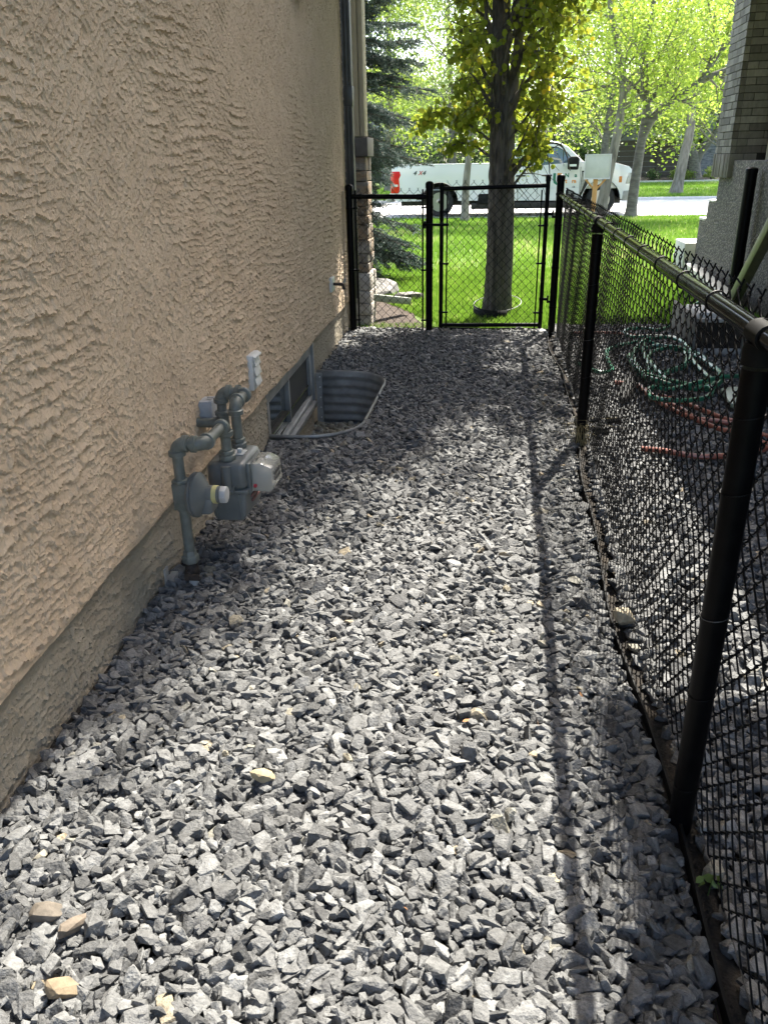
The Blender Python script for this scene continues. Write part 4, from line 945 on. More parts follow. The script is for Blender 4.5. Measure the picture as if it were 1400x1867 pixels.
def tree(name, label, trunk, radii, limbs, bark, leaf, seed, group=None, n_per=26, spread=.22, ls=.08, maxl=2, kids=4, limbL=(1.6, 2.6), nl=12, z_from=.45, cat='tree', extra=None, amin=1, limbr=.35, up=.1):
    """trunk: list of points; limbs: list of (points, radii); then random limbs off the upper trunk"""
    rr = random.Random(seed); nr = np.random.default_rng(seed)
    T = thing(name, label, cat, tuple(trunk[0]), group)
    tp = catmull(trunk, 4); rs = [radii[0] + (radii[1]-radii[0])*(i/(len(tp)-1))**.8 for i in range(len(tp))]
    rs[0] *= 1.35; rs[1] *= 1.12
    b = MB(); b.tube(tp, rs, 14); lb = MB(); anchors = []
    for pts, r0, r1 in limbs:
        q = catmull(pts, 4); rq = [r0 + (r1-r0)*i/(len(q)-1) for i in range(len(q))]; b.tube(q, rq, 12)
        for k in range(7):
            i = rr.randint(len(q)//3, len(q)-2); t = (q[i+1]-q[i]).normalized(); a = rr.uniform(0, 6.28); _, u, v = basis(t)
            grow(lb, q[i], t*.5 + (u*math.cos(a) + v*math.sin(a)), rr.uniform(*limbL)*.75, rq[i]*.45, 1, rr, anchors, maxl, kids, up, 6, .9, amin)
    lo = int(len(tp)*z_from)
    for k in range(nl):
        i = rr.randint(lo, len(tp)-2); t = (tp[i+1]-tp[i]).normalized(); a = k*2.4 + rr.uniform(-.5, .5); _, u, v = basis(t)
        grow(lb, tp[i], t*.45 + (u*math.cos(a) + v*math.sin(a)), rr.uniform(*limbL)*(1.1 - .45*i/len(tp)), rs[i]*limbr, 0, rr, anchors, maxl, kids, up, 6, .9, amin)
    tk = b.build('trunk', bark, T, True); lb.build('branches', bark, tk, True)
    if extra: anchors += extra(rr)
    crown_leaves('crown', anchors, n_per, spread, ls, leaf, T, nr)
    return T
YG = 'young trees along the near street edge'
tree('street_tree', 'slim pale trunk in front of the truck bed, left of the big poplar', [(-1.02, 23.5, -.05), (-1.0, 23.5, 1.0), (-.9, 23.5, 1.94), (-.87, 23.5, 2.75), (-.8, 23.6, 4.4), (-.9, 23.6, 6)], (.115, .045), [], M['bark_pale'], M['leaf_mid'], 21, YG, 8, .20, .085, 2, 4, (1.2, 2.2), 13, .38)
tree('street_tree', 'rough leaning trunk in front of the truck hood beside the pale board', [(2.60, 23.8, -.05), (2.76, 23.8, 1.21), (2.89, 23.8, 2.13), (2.93, 23.8, 3.26), (2.62, 23.8, 4.37), (2.42, 23.8, 5.1), (2.3, 23.8, 6.8)], (.155, .05), [], M['bark_pale'], M['leaf_lime'], 22, YG, 7, .22, .09, 2, 4, (1.4, 2.6), 12, .42)
tree('street_tree', 'smooth grey forked tree at the truck nose with one long limb reaching right', [(3.50, 24.3, -.05), (3.52, 24.3, .7), (3.57, 24.3, 1.59), (3.61, 24.3, 2.12), (3.63, 24.3, 2.77), (3.47, 24.3, 3.91), (3.55, 24.3, 5.1), (3.5, 24.3, 7)], (.155, .06),
     [([(3.60, 24.3, 2.02), (3.75, 24.3, 2.35), (4.08, 24.3, 2.70), (4.58, 24.3, 3.06), (5.1, 24.3, 3.35), (5.7, 24.3, 3.6), (6.4, 24.4, 4.2)], .13, .05),
      ([(4.9, 24.3, 3.22), (5.15, 24.3, 3.7), (5.5, 24.35, 4.2), (5.9, 24.4, 5.2)], .09, .04), ([(3.55, 24.3, 2.9), (3.1, 24.3, 3.3), (2.5, 24.2, 3.2), (1.9, 24.1, 3.1)], .055, .02), ([(3.62, 24.3, 2.8), (3.95, 24.2, 3.2), (4.3, 24.2, 4.0)], .05, .02)],
     M['bark_grey'], M['leaf_lime'], 23, YG, 6, .22, .09, 2, 4, (1.3, 2.4), 13, .5)
tree('far_tree', 'pale leaning trunk on the lawn across the street, left of the twin stemmed tree', [(7.05, 37, 0), (7.19, 37, 1.35), (7.32, 37, 2.45), (7.27, 37, 3.6), (7.5, 37, 5.5), (7.4, 37, 8)], (.24, .08), [], M['bark_pale'], M['leaf_lime'], 24, None, 13, .33, .15, 2, 4, (2, 3.6), 12, .5)
tree('far_tree', 'twin stemmed grey tree in the planting bed before the stone pillar', [(10.85, 52, .2), (10.72, 52, 1.24), (10.3, 52, 2.1), (10.0, 52, 4), (10, 52, 7)], (.36, .12), [([(10.8, 52, .9), (11.0, 52, 1.5), (11.4, 52, 2.1), (11.9, 52, 3.4), (12, 52, 6)], .24, .1)], M['bark_grey'], M['leaf_mid'], 25, None, 11, .42, .20, 2, 4, (2.5, 4), 8, .5)
BGT = [(-9.5, 40, 9.5, 'leaf_lime', 'bright lime tree across the street, farthest left behind the spruce'), (-5.8, 44, 10.5, 'leaf_lime', 'tall lime green tree across the street above the truck tailgate'), (-2.4, 42, 9.5, 'leaf_mid', 'loose green tree across the street just left of the poplar trunk'),
       (1.6, 43, 9.0, 'leaf_lime', 'lime green tree across the street above the truck cab'), (4.4, 41, 9.5, 'leaf_mid', 'green tree across the street behind the forked tree'), (10.4, 42, 10, 'leaf_lime', 'lime tree across the street beside the brick column'),
       (-7.5, 56, 12, 'leaf_mid', 'distant green tree behind the iron fence on the left'), (-.5, 58, 12, 'leaf_mid', 'distant tree in the middle behind the iron fence'), (6.3, 57, 12, 'leaf_lime', 'distant lime tree behind the dark plank fence'), (12.8, 60, 13, 'leaf_mid', 'distant tree behind the stone pillar on the right'), (3.0, 62, 14, 'leaf_mid', 'farthest tree above the truck windscreen')]
for i, (x, y, h, lf, lb) in enumerate(BGT):
    rr = random.Random(100+i); lean = rr.uniform(-.5, .5)
    far = y > 50
    tree('far_tree', lb, [(x, y, 0), (x+lean*.2, y, h*.2), (x+lean*.5, y, h*.45), (x+lean, y, h*.75), (x+lean, y, h)], (.22, .07), [], M['bark_pale'] if i % 2 else M['bark_grey'], M[lf], 200+i, 'trees across the street', 7 if not far else 7, .42 if not far else .55, .15 if not far else .20, 2, 4, (2.6, 4.2), 15, .22)
# poplar right behind the gate ---------------------------------------
def poplar():
    rr = random.Random(5); nr = np.random.default_rng(5); px, py = -.06, 9.12
    T = thing('poplar_tree', 'big poplar with a thick dark trunk and yellow green leaves just behind the gate', 'tree', (px, py, 0))
    pts = [(px-.01, py, -.08), (px, py, .25), (px, py, 1), (px-.01, py, 2), (px-.03, py, 3), (px-.02, py, 5), (px, py, 8.6), (px, py, 13.6)]
    V = []; ns = 110; q = catmull(pts, 34); b = MB()
    for i, p in enumerate(q):
        z = p.z; r = (.101 - .005*z if z < 8 else .061 - .008*(z-8)) + .035*math.exp(-max(z, 0)/.12)
        for k in range(ns):
            a = 2*math.pi*k/ns
            fur = float(fbm(np.array(k/ns*46.), np.array(z*4.5), 7, 2)); rad = r*(1 + .05*math.sin(3*a+z*.7) + .035*math.sin(7*a+z*2.1) + .03*math.sin(13*a - z*3)) - .009*max(0, .52-fur)/.2 + .004*math.sin(z*38+a*3) + nr.normal(0, .0016)
            b.v.append((p.x + rad*math.cos(a), p.y + rad*math.sin(a), z))
    for i in range(len(q)-1):
        for k in range(ns): b.f.append((i*ns+k, i*ns+(k+1) % ns, (i+1)*ns+(k+1) % ns, (i+1)*ns+k))
    tk = b.build('trunk', M['bark_poplar'], T, True, angle=80)
    # second stem fused on the right, sunlight put into its paler bark
    s = MB(); s.tube(catmull([(px+.135, py+.10, -.08), (px+.145, py+.10, .5), (px+.13, py+.1, 1.2), (px+.11, py+.12, 1.9), (px+.15, py+.15, 2.6), (px+.25, py+.2, 4), (px+.3, py+.2, 7)], 5), [.065]*3 + [.048]*20 + [.03]*8, 18)
    s.build('side_stem', M['bark_pale'], tk, True)
    lb = MB(); anchors = []
    for k in range(150):
        z = 1.25 + 7.2*(k/150)**1.1; a = k*2.399 + rr.uniform(-.3, .3)
        r0 = .026 if z > 2 else .016; L = rr.uniform(.85, 1.35)*(1 + .12*min(z-2, 3)); L *= (.5 if math.cos(a) < -.1 else .75) if z < 3.5 else 1
        if z < 1.7 and math.cos(a) < .2: continue
        d = Vector((math.cos(a)*.75, math.sin(a)*.75, .9)); p = Vector((px, py, z)) + Vector((math.cos(a), math.sin(a), 0))*.1
        pp = [p]; rs = [r0]
        for i in range(7):
            d = (d + Vector((rr.gauss(0, .09), rr.gauss(0, .09), .05 if i < 3 else -.12))).normalized(); pp.append(pp[-1] + d*L/7); rs.append(r0*(1-.8*(i+1)/7))
        lb.tube(pp, rs, 6)
        for j in range(5):
            i = rr.randint(1, 6); s0 = pp[i]; dd = Vector((math.cos(a) + rr.gauss(0, .8), math.sin(a) + rr.gauss(0, .8), rr.uniform(-.75, .35))).normalized(); tw = [s0]
            tl = rr.uniform(.22, .55)
            for m_ in range(5): dd = (dd + Vector((rr.gauss(0, .1), rr.gauss(0, .1), -.16))).normalized(); tw.append(tw[-1] + dd*tl/5)
            lb.tube(tw, [.006, .005, .004, .0035, .003, .002], 4)
            anchors += [tuple(v) for v in tw[1:]]
    for k in range(34):     # heavy side boughs, added to the crown to shade the far gravel
        z = 2.7 + 2.6*k/34; a = rr.uniform(-1.5, .9); d = Vector((math.cos(a), math.sin(a), rr.uniform(.25, .8))); pp = [Vector((px, py, z)) + Vector((math.cos(a), math.sin(a), 0))*.1]; L = rr.uniform(1.3, 2.0)
        for i in range(7): d = (d + Vector((rr.gauss(0, .09), rr.gauss(0, .09), .0 if i < 4 else -.12))).normalized(); pp.append(pp[-1] + d*L/7)
        lb.tube(pp, [.026*(1-.8*i/7) for i in range(8)], 6)
        for j in range(9):
            s0 = pp[rr.randint(2, 7)]; dd = Vector((math.cos(a) + rr.gauss(0, .8), math.sin(a) + rr.gauss(0, .8), rr.uniform(-.75, .35))).normalized(); tw = [s0]; tl = rr.uniform(.22, .55)
            for m_ in range(5): dd = (dd + Vector((rr.gauss(0, .1), rr.gauss(0, .1), -.16))).normalized(); tw.append(tw[-1] + dd*tl/5)
            lb.tube(tw, [.006, .005, .004, .0035, .003, .002], 4); anchors += [tuple(v) for v in tw[1:]]
    # a long low spray reaching left
    for pts in ([(px-.1, py-.05, 1.75), (-.45, 9.0, 1.95), (-.68, 8.95, 2.02), (-.85, 8.9, 1.93)], [(px-.1, py-.05, 1.6), (-.35, 9.0, 1.72), (-.55, 8.95, 1.70), (-.62, 8.95, 1.58)],
                [(px+.15, py, 1.45), (.30, 9.0, 1.75), (.36, 9.0, 2.3), (.45, 9.0, 2.9), (.62, 9.0, 3.4)], [(px+.14, py, 1.5), (.4, 9.05, 1.7), (.58, 9, 1.66), (.66, 9, 1.45)], [(px+.14, py, 1.4), (.28, 9.05, 1.62), (.42, 9, 1.6), (.46, 9, 1.42)]):
        q = catmull(pts, 5); lb.tube(q, [.016*(1-.75*i/(len(q)-1)) for i in range(len(q))], 6)
        for p in q[5:]:
            anchors += [tuple(p)]*3; anchors.append((p.x + rr.gauss(0, .06), p.y + rr.gauss(0, .06), p.z - .07))
    lb.build('branches', M['bark_poplar'], tk, True)
    A = np.array(anchors)
    zmin = np.interp(A[:,0], [-1.2, -.85, -.6, -.2, .12, .35, .6, .9, 1.3], [2.0, 1.85, 1.66, 1.72, 1.50, 1.55, 2.0, 2.12, 2.5]); A = A[A[:,2] > zmin]; fr_ = (np.abs(A[:,0]-px-.03) < .20) & (A[:,1] < py+.1) & (A[:,2] < 3.4) & (nr.random(len(A)) < .8); A = A[~fr_]; A = A[~((A[:,2] > 2.1) & (A[:,0] < -.5) & (A[:,2] < 3.4))]
    crown_leaves('crown', A, 6, .055, .050, M['leaf_poplar'], T, nr, True, 1)
    # upper crown, above the picture: wider, it throws the soft shade along the house
    up = MB(); UA = []
    for k in range(190):
        z = 3.4 + 10.4*(k/190); a = k*2.399 + rr.uniform(-.4, .4); L = (1.15 + .13*(z-3.4)) * (1 if z < 12.6 else .8) * rr.uniform(.75, 1.1)
        d = Vector((math.cos(a)*.85, math.sin(a)*.85, .55)); pp = [Vector((px, py, z))]
        for i in range(6): d = (d + Vector((rr.gauss(0, .09), rr.gauss(0, .09), .04))).normalized(); pp.append(pp[-1] + d*L/6)
        up.tube(pp, [.022*(1-.8*i/6) for i in range(7)], 5)
        for i in range(1, 7):
            for j in range(5): UA.append((pp[i].x + rr.gauss(0, .17), pp[i].y + rr.gauss(0, .17), pp[i].z + rr.gauss(0, .17)))
    up.build('upper_branches', M['bark_poplar'], tk, True)
    crown_leaves('upper_crown', UA, 12, .12, .075, M['leaf_poplar'], T, nr, True, 1)
    # black ring with pale rim around the base
poplar()
RG = thing('tree_ring', 'black plastic tree ring with pale rim around the foot of the poplar', 'tree ring', (-.03, 9.05, 0))
b = MB(); V_ = [];
q = [Vector((-.02 + .26*math.cos(a), 9.12 + .30*math.sin(a), .115 + .045*math.sin(a*1+.4))) for a in [k*math.pi/20 for k in range(40)]]
b.tube(q, .004, 6, closed=True); b.build('rim', M['frame'], RG, True)
b = MB(); n_ = 26
for i in range(n_):
    a = math.pi*1.02 + i/(n_-1)*math.pi*.62
    for z in (-.06, .115 + .03*math.sin(a)): b.v.append((-.02 + .255*math.cos(a), 9.12 + .30*math.sin(a), z))
for i in range(n_-1): b.f.append((2*i, 2*i+2, 2*i+3, 2*i+1))
o = b.build('band', M['edging'], RG, True); sm = o.modifiers.new('t', 'SOLIDIFY'); sm.thickness = .006
# blue spruce at the left -----------------------------------------------
def spruce():
    rr = random.Random(9); nr = np.random.default_rng(9); bx_, by_ = -3.15, 12.2
    T = thing('blue_spruce', 'large blue green spruce beside the stone pier, its branches reaching right', 'spruce', (bx_, by_, 0))
    b = MB(); b.tube([(bx_, by_, -.1), (bx_, by_, 4), (bx_, by_, 9.5)], [.22, .15, .03], 14); tk = b.build('trunk', M['bark_poplar'], T, True)
    lb = MB(); TW = []      # twigs: (p0, p1)
    def branch(z, a, L, sag):
        p = Vector((bx_, by_, z)); d = Vector((math.cos(a), math.sin(a), .05)); pts = [p]; n = 12
        for i in range(n):
            t = i/n; d = (d + Vector((rr.gauss(0, .04), rr.gauss(0, .04), -sag*.09*(1-t) + sag*.13*max(0, t-.45)))).normalized(); pts.append(pts[-1] + d*L/n)
            if pts[-1].x > -1.72 and .98 < pts[-1].z < 1.52: break
        n = len(pts) - 1
        if n < 5: return
        lb.tube(pts, [.03*(1-.85*i/n) for i in range(n+1)], 5)
        for i in range(3, n+1):
            t = i/n; dd = (pts[i]-pts[i-1]).normalized(); side = dd.cross(Vector((0, 0, 1))).normalized()
            for s in (-1, 1):
                for r_ in range(2):
                    l = L*.30*(1.12-t)*rr.uniform(.7, 1.2) + .12; q = pts[i] - dd*rr.uniform(0, L/n); d2 = (dd*.75 + side*s*rr.uniform(.5, .95) + Vector((0, 0, rr.uniform(-.3, .12)))).normalized()
                    e = q + d2*l + Vector((0, 0, -.05*l))
                    if e.x > -1.66 and 1.04 < e.z < 1.49: continue
                    TW.append((q, e)); lb.tube([q, e], [.006, .003], 4)
                    for k in range(int(l/.05)):
                        m_ = q.lerp(e, rr.uniform(.15, 1)); d3 = (d2*.8 + side*s*rr.uniform(-.7, .7) + Vector((0, 0, rr.uniform(-.55, .3)))).normalized(); TW.append((m_, m_ + d3*rr.uniform(.08, .17)))
            TW.append((pts[i-1], pts[i]))
    spec = [(.55, -.50, 2.25, 1.2), (.75, -.72, 2.6, 1.2), (.95, -.35, 2.1, 1), (.8, -.15, 2.0, .8), (1.3, -.55, 1.3, 1), (1.6, -.3, 1.5, 1), (1.95, -.62, 2.9, 1), (1.75, -.1, 2.2, .8), (2.1, -.38, 2.45, .8), (2.35, -.75, 2.6, .8), (2.5, -.2, 2.2, .8),
            (2.6, -.5, 2.5, .4), (2.9, -.35, 2.2, .4), (3.1, -.62, 2.3, -.2), (3.3, -.15, 1.9, .3), (3.1, -.45, 2.25, -.5), (3.6, -.5, 2.0, 0), (3.9, -.3, 1.9, 0), (3.0, -.9, 2.0, .3), (1.2, -.9, 2.2, 1), (.45, -.25, 1.9, 1), (4.3, -.6, 1.7, 0), (4.6, -.2, 1.6, 0)]
    for z, a, L, sg in spec: branch(z, a, L, sg)
    for k in range(30):
        z = .9 + 3.5*k/30
        if 1.15 < z < 1.5: continue
        branch(z, rr.uniform(-.95, -.05), rr.uniform(1.7, 2.25), rr.uniform(.2, 1))
    for k in range(80):
        z = .5 + 8.3*(k/96)**1.3; branch(z, -1.35 + rr.uniform(0, 5.4), max(.5, 2.15*(1 - z/9.6)), .6)
    TW = [t for t in TW if not (t[1].x > -1.66 and 1.06 < t[1].z < 1.47)]
    lb.build('branches', M['bark_poplar'], tk)
    P0 = np.array([t[0][:] for t in TW]); P1 = np.array([t[1][:] for t in TW]); Ln = np.linalg.norm(P1-P0, axis=1)
    cnt = np.maximum(6, (Ln/.0042).astype(int)); idx = np.repeat(np.arange(len(TW)), cnt); n = len(idx)
    t = nr.random(n); D = (P1-P0)[idx]/Ln[idx][:, None]; base = P0[idx] + D*(t*Ln[idx])[:, None]
    o = nr.normal(0, 1, (n, 3)); o -= D*np.sum(o*D, 1)[:, None]; o /= np.linalg.norm(o, axis=1)[:, None]
    nd = o*.85 + D*.65; nd /= np.linalg.norm(nd, axis=1)[:, None]; wv = np.cross(nd, o); wv = nr.normal(0, 1, (n, 3)); wv -= nd*np.sum(wv*nd, 1)[:, None]; wv /= np.linalg.norm(wv, axis=1)[:, None]
    L = nr.uniform(.022, .038, n)[:, None]; V = np.stack([base - wv*.0042, base + wv*.0042, base + nd*L], 1)
    ct = nr.random(len(TW))[idx]
    npmesh('foliage', V.reshape(-1, 3), np.arange(n*3).reshape(-1, 3), M['needle'], T, False, {'tone': np.repeat(np.clip(ct*.6 + nr.random(n)*.4, 0, .93), 3)})
    print('spruce needles', n)
spruce()

# ------------------------------------------------------------------ things across the street
HD = [('dark_hedge', -12, -1.2, 61, 3.4, 'leaf_dark', 'dark green hedge behind the iron fence on the left'), ('dark_hedge', -1.0, 6.4, 60, 3.0, 'leaf_dark', 'dark green hedge behind the truck cab')]
def hedge(name, x0, x1, y, h, leaf, label, thick=2.0, n=5200, ls=.24, z0=0):
    nr = np.random.default_rng(abs(int(x0*10))+3); T = thing(name, label, 'hedge', ((x0+x1)/2, y, 0))
    b = MB(); rr = random.Random(3)
    for k in range(int((x1-x0)/.9)):
        xx = x0 + (k+.5)*.9 + rr.uniform(-.2, .2); b.tube([(xx, y, 0), (xx+rr.uniform(-.2, .2), y, h*.5), (xx+rr.uniform(-.3, .3), y, h*.95)], [.05, .035, .01], 5)
    b.build('stems', M['bark_grey'], T)
    A = np.stack([nr.uniform(x0, x1, n//9), y + nr.normal(0, thick*.3, n//9), nr.random(n//9)**.8*h], 1); A[:,2] *= .8 + .3*vnoise(A[:,0]*.7, A[:,1]*0, 5)
    crown_leaves('foliage', A, 9, .22, ls, M[leaf], T, nr)
for a in HD: hedge(*a[:6], a[6])
for i, (x, y, s, lb) in enumerate(((9.9, 52.2, .55, 'small yellowish shrub left of the twin stemmed tree'), (10.6, 51.8, .5, 'green shrub at the foot of the twin stemmed tree'), (11.75, 51.9, .62, 'round green shrub at the foot of the stone pillar'), (8.6, 52.5, .5, 'low dark shrub in the bed by the plank fence'))):
    nr = np.random.default_rng(i+60); T = thing('shrub', lb, 'shrub', (x, y, .15), 'shrubs in the bed across the street')
    b = MB()
    for k in range(7): a = k*.9; b.tube([(x, y, .1), (x+.3*s*math.cos(a), y+.3*s*math.sin(a), .15+s*.9)], [.02, .008], 4)
    b.build('stems', M['bark_grey'], T)
    q = nr.normal(0, 1, (60, 3)); q /= np.linalg.norm(q, axis=1)[:, None]; A = np.array([x, y, .15+s*.5]) + q*np.array([s*.7, s*.7, s*.55])*nr.random((60, 1))**.4
    crown_leaves('foliage', A, 14, .07, .09, M['leaf_mid' if i != 3 else 'leaf_dark'], T, nr)
PF = thing('plank_fence', 'dark brown horizontal plank fence behind the planting bed across the street', 'fence', (9.5, 55.5, 0))
b = MB()
for k in range(7): b.box(6.6, 12.0, 55.5, 55.55, .25+k*.30, .25+k*.30+.275)
b.build('planks', M['darkwood'], PF)
for x in (6.6, 9.3, 11.9): b = MB(); b.box(x-.07, x+.07, 55.42, 55.5, 0, 2.5); b.build('post', M['darkwood'], PF)
SPi = thing('stone_pillar', 'blue grey ledgestone pillar at the end of the plank fence', 'pillar', (12.3, 55.3, 0))
M['bluestone'] = patchy('blue_ledgestone', [(.08, .09, .11), (.16, .17, .19), (.24, .25, .27)], 3, (1, 1, 4))
stone_courses('stonework', 11.75, 12.75, 55.0, 55.9, 0, 3.2, SPi, M['bluestone'], 5, .06, .13, .25, .6)
b = MB(); b.box(11.78, 12.72, 55.03, 55.87, 0, 3.19); b.build('core', M['brown'], SPi)
IF = thing('iron_fence', 'black wrought iron fence seen above the truck bed', 'fence', (-3, 54, 0))
b = MB()
for k in range(95): x = -9 + k*.125; b.box(x-.016, x+.016, 54-.016, 54+.016, .1, 2.0)
b.build('pickets', M['iron'], IF)
for z in (.3, 1.75): b = MB(); b.box(-9, 2.9, 53.975, 54.025, z, z+.045); b.build('rail', M['iron'], IF)
def far_house(name, label, x0, x1, y, h, m, wins):
    T = thing(name, label, 'house', ((x0+x1)/2, y, 0)); b = MB(); b.box(x0, x1, y, y+9, 0, h); b.build('wall', m, T)
    b = MB(); b.prism([(x0-.6, h), ((x0+x1)/2, h+2.6), (x1+.6, h)], lambda x, z: Vector((x, y-.6, z+.01)), lambda x, z: Vector((x, y+9.6, z+.01))); b.build('roof', M['brown'], T)
    for (wx, wz, ww, wh) in wins:
        b = MB()
        for q in ((wx-.1, wx, wz-.1, wz+wh+.1), (wx+ww, wx+ww+.1, wz-.1, wz+wh+.1), (wx, wx+ww, wz-.1, wz), (wx, wx+ww, wz+wh, wz+wh+.1)): b.box(q[0], q[1], y-.06, y+.02, q[2], q[3])
        f = b.build('window', M['white_plastic'], T); b = MB(); b.box(wx, wx+ww, y-.03, y-.01, wz, wz+wh); b.build('pane', M['glass'], f)
far_house('far_house', 'beige house mostly hidden behind the trees at the left across the street', -13, -4.5, 66, 5.6, noisy('beige_siding', (.36, .32, .26), (.42, .38, .31), 3, .8), ((-11, 1.2, 1.6, 1.4), (-7.6, 1.2, 1.6, 1.4), (-11, 3.8, 1.6, 1.2), (-7.6, 3.8, 1.6, 1.2)))
far_house('far_house', 'dark grey house mostly hidden behind the trees at the right across the street', 5, 17, 66, 5.2, noisy('grey_siding', (.13, .13, .13), (.19, .19, .19), 3, .8), ((6.4, 1.2, 1.8, 1.5), (10.6, 1.2, 1.8, 1.5), (8.6, 3.6, 1.6, 1.2)))
# wood beyond everything so no bare horizon shows
def far_wood():
    nr = np.random.default_rng(2); A = []
    for k in range(46):
        cx = -34 + k*1.55 + nr.normal(0, .5); cy = 78 + nr.normal(0, 4); ch = nr.uniform(4, 7)
        n = 44; z = nr.uniform(.05, 1, n)*ch; r = 2.3*np.sqrt(np.clip(1 - ((z/ch)-.5)**2*3.2, .1, 1)); a = nr.uniform(0, 6.28, n); A.append(np.stack([cx + r*np.cos(a)*nr.random(n)**.4, cy + r*np.sin(a), z], 1))
    A = np.concatenate(A)
    o = crown_leaves('distant_wood', A, 12, .55, .38, M['leaf_mid'], None, nr); tag(o, 'far off belt of green trees closing the view beyond the houses', 'wood', kind='stuff')
far_wood()

# ------------------------------------------------------------------ sign board by the kerb
SB = thing('sign_board', 'blank pale board on a short orange wooden post in front of the truck hood', 'sign', (2.36, 22.5, 0))
b = MB(); b.box(2.02, 2.62, 22.47, 22.53, 1.05, 1.58); b.build('panel', M['board'], SB, bevel=.008)
b = MB(); b.box(2.0, 2.64, 22.455, 22.545, 1.581, 1.60); b.box(2.0, 2.018, 22.455, 22.545, 1.051, 1.58); b.box(2.622, 2.64, 22.455, 22.545, 1.051, 1.58); b.box(2.0, 2.64, 22.455, 22.545, 1.02, 1.049); b.build('panel_frame', M['steptop'], SB)
b = MB(); b.box(2.25, 2.36, 22.55, 22.64, -.05, 1.45); b.build('post', M['post_wood'], SB, bevel=.006)
for s in (-1, 1): b = MB(); b.tube([(2.305, 22.60, .74), (2.305+s*.25, 22.58, 1.02)], .025, 6); b.build('brace', M['post_wood'], SB)

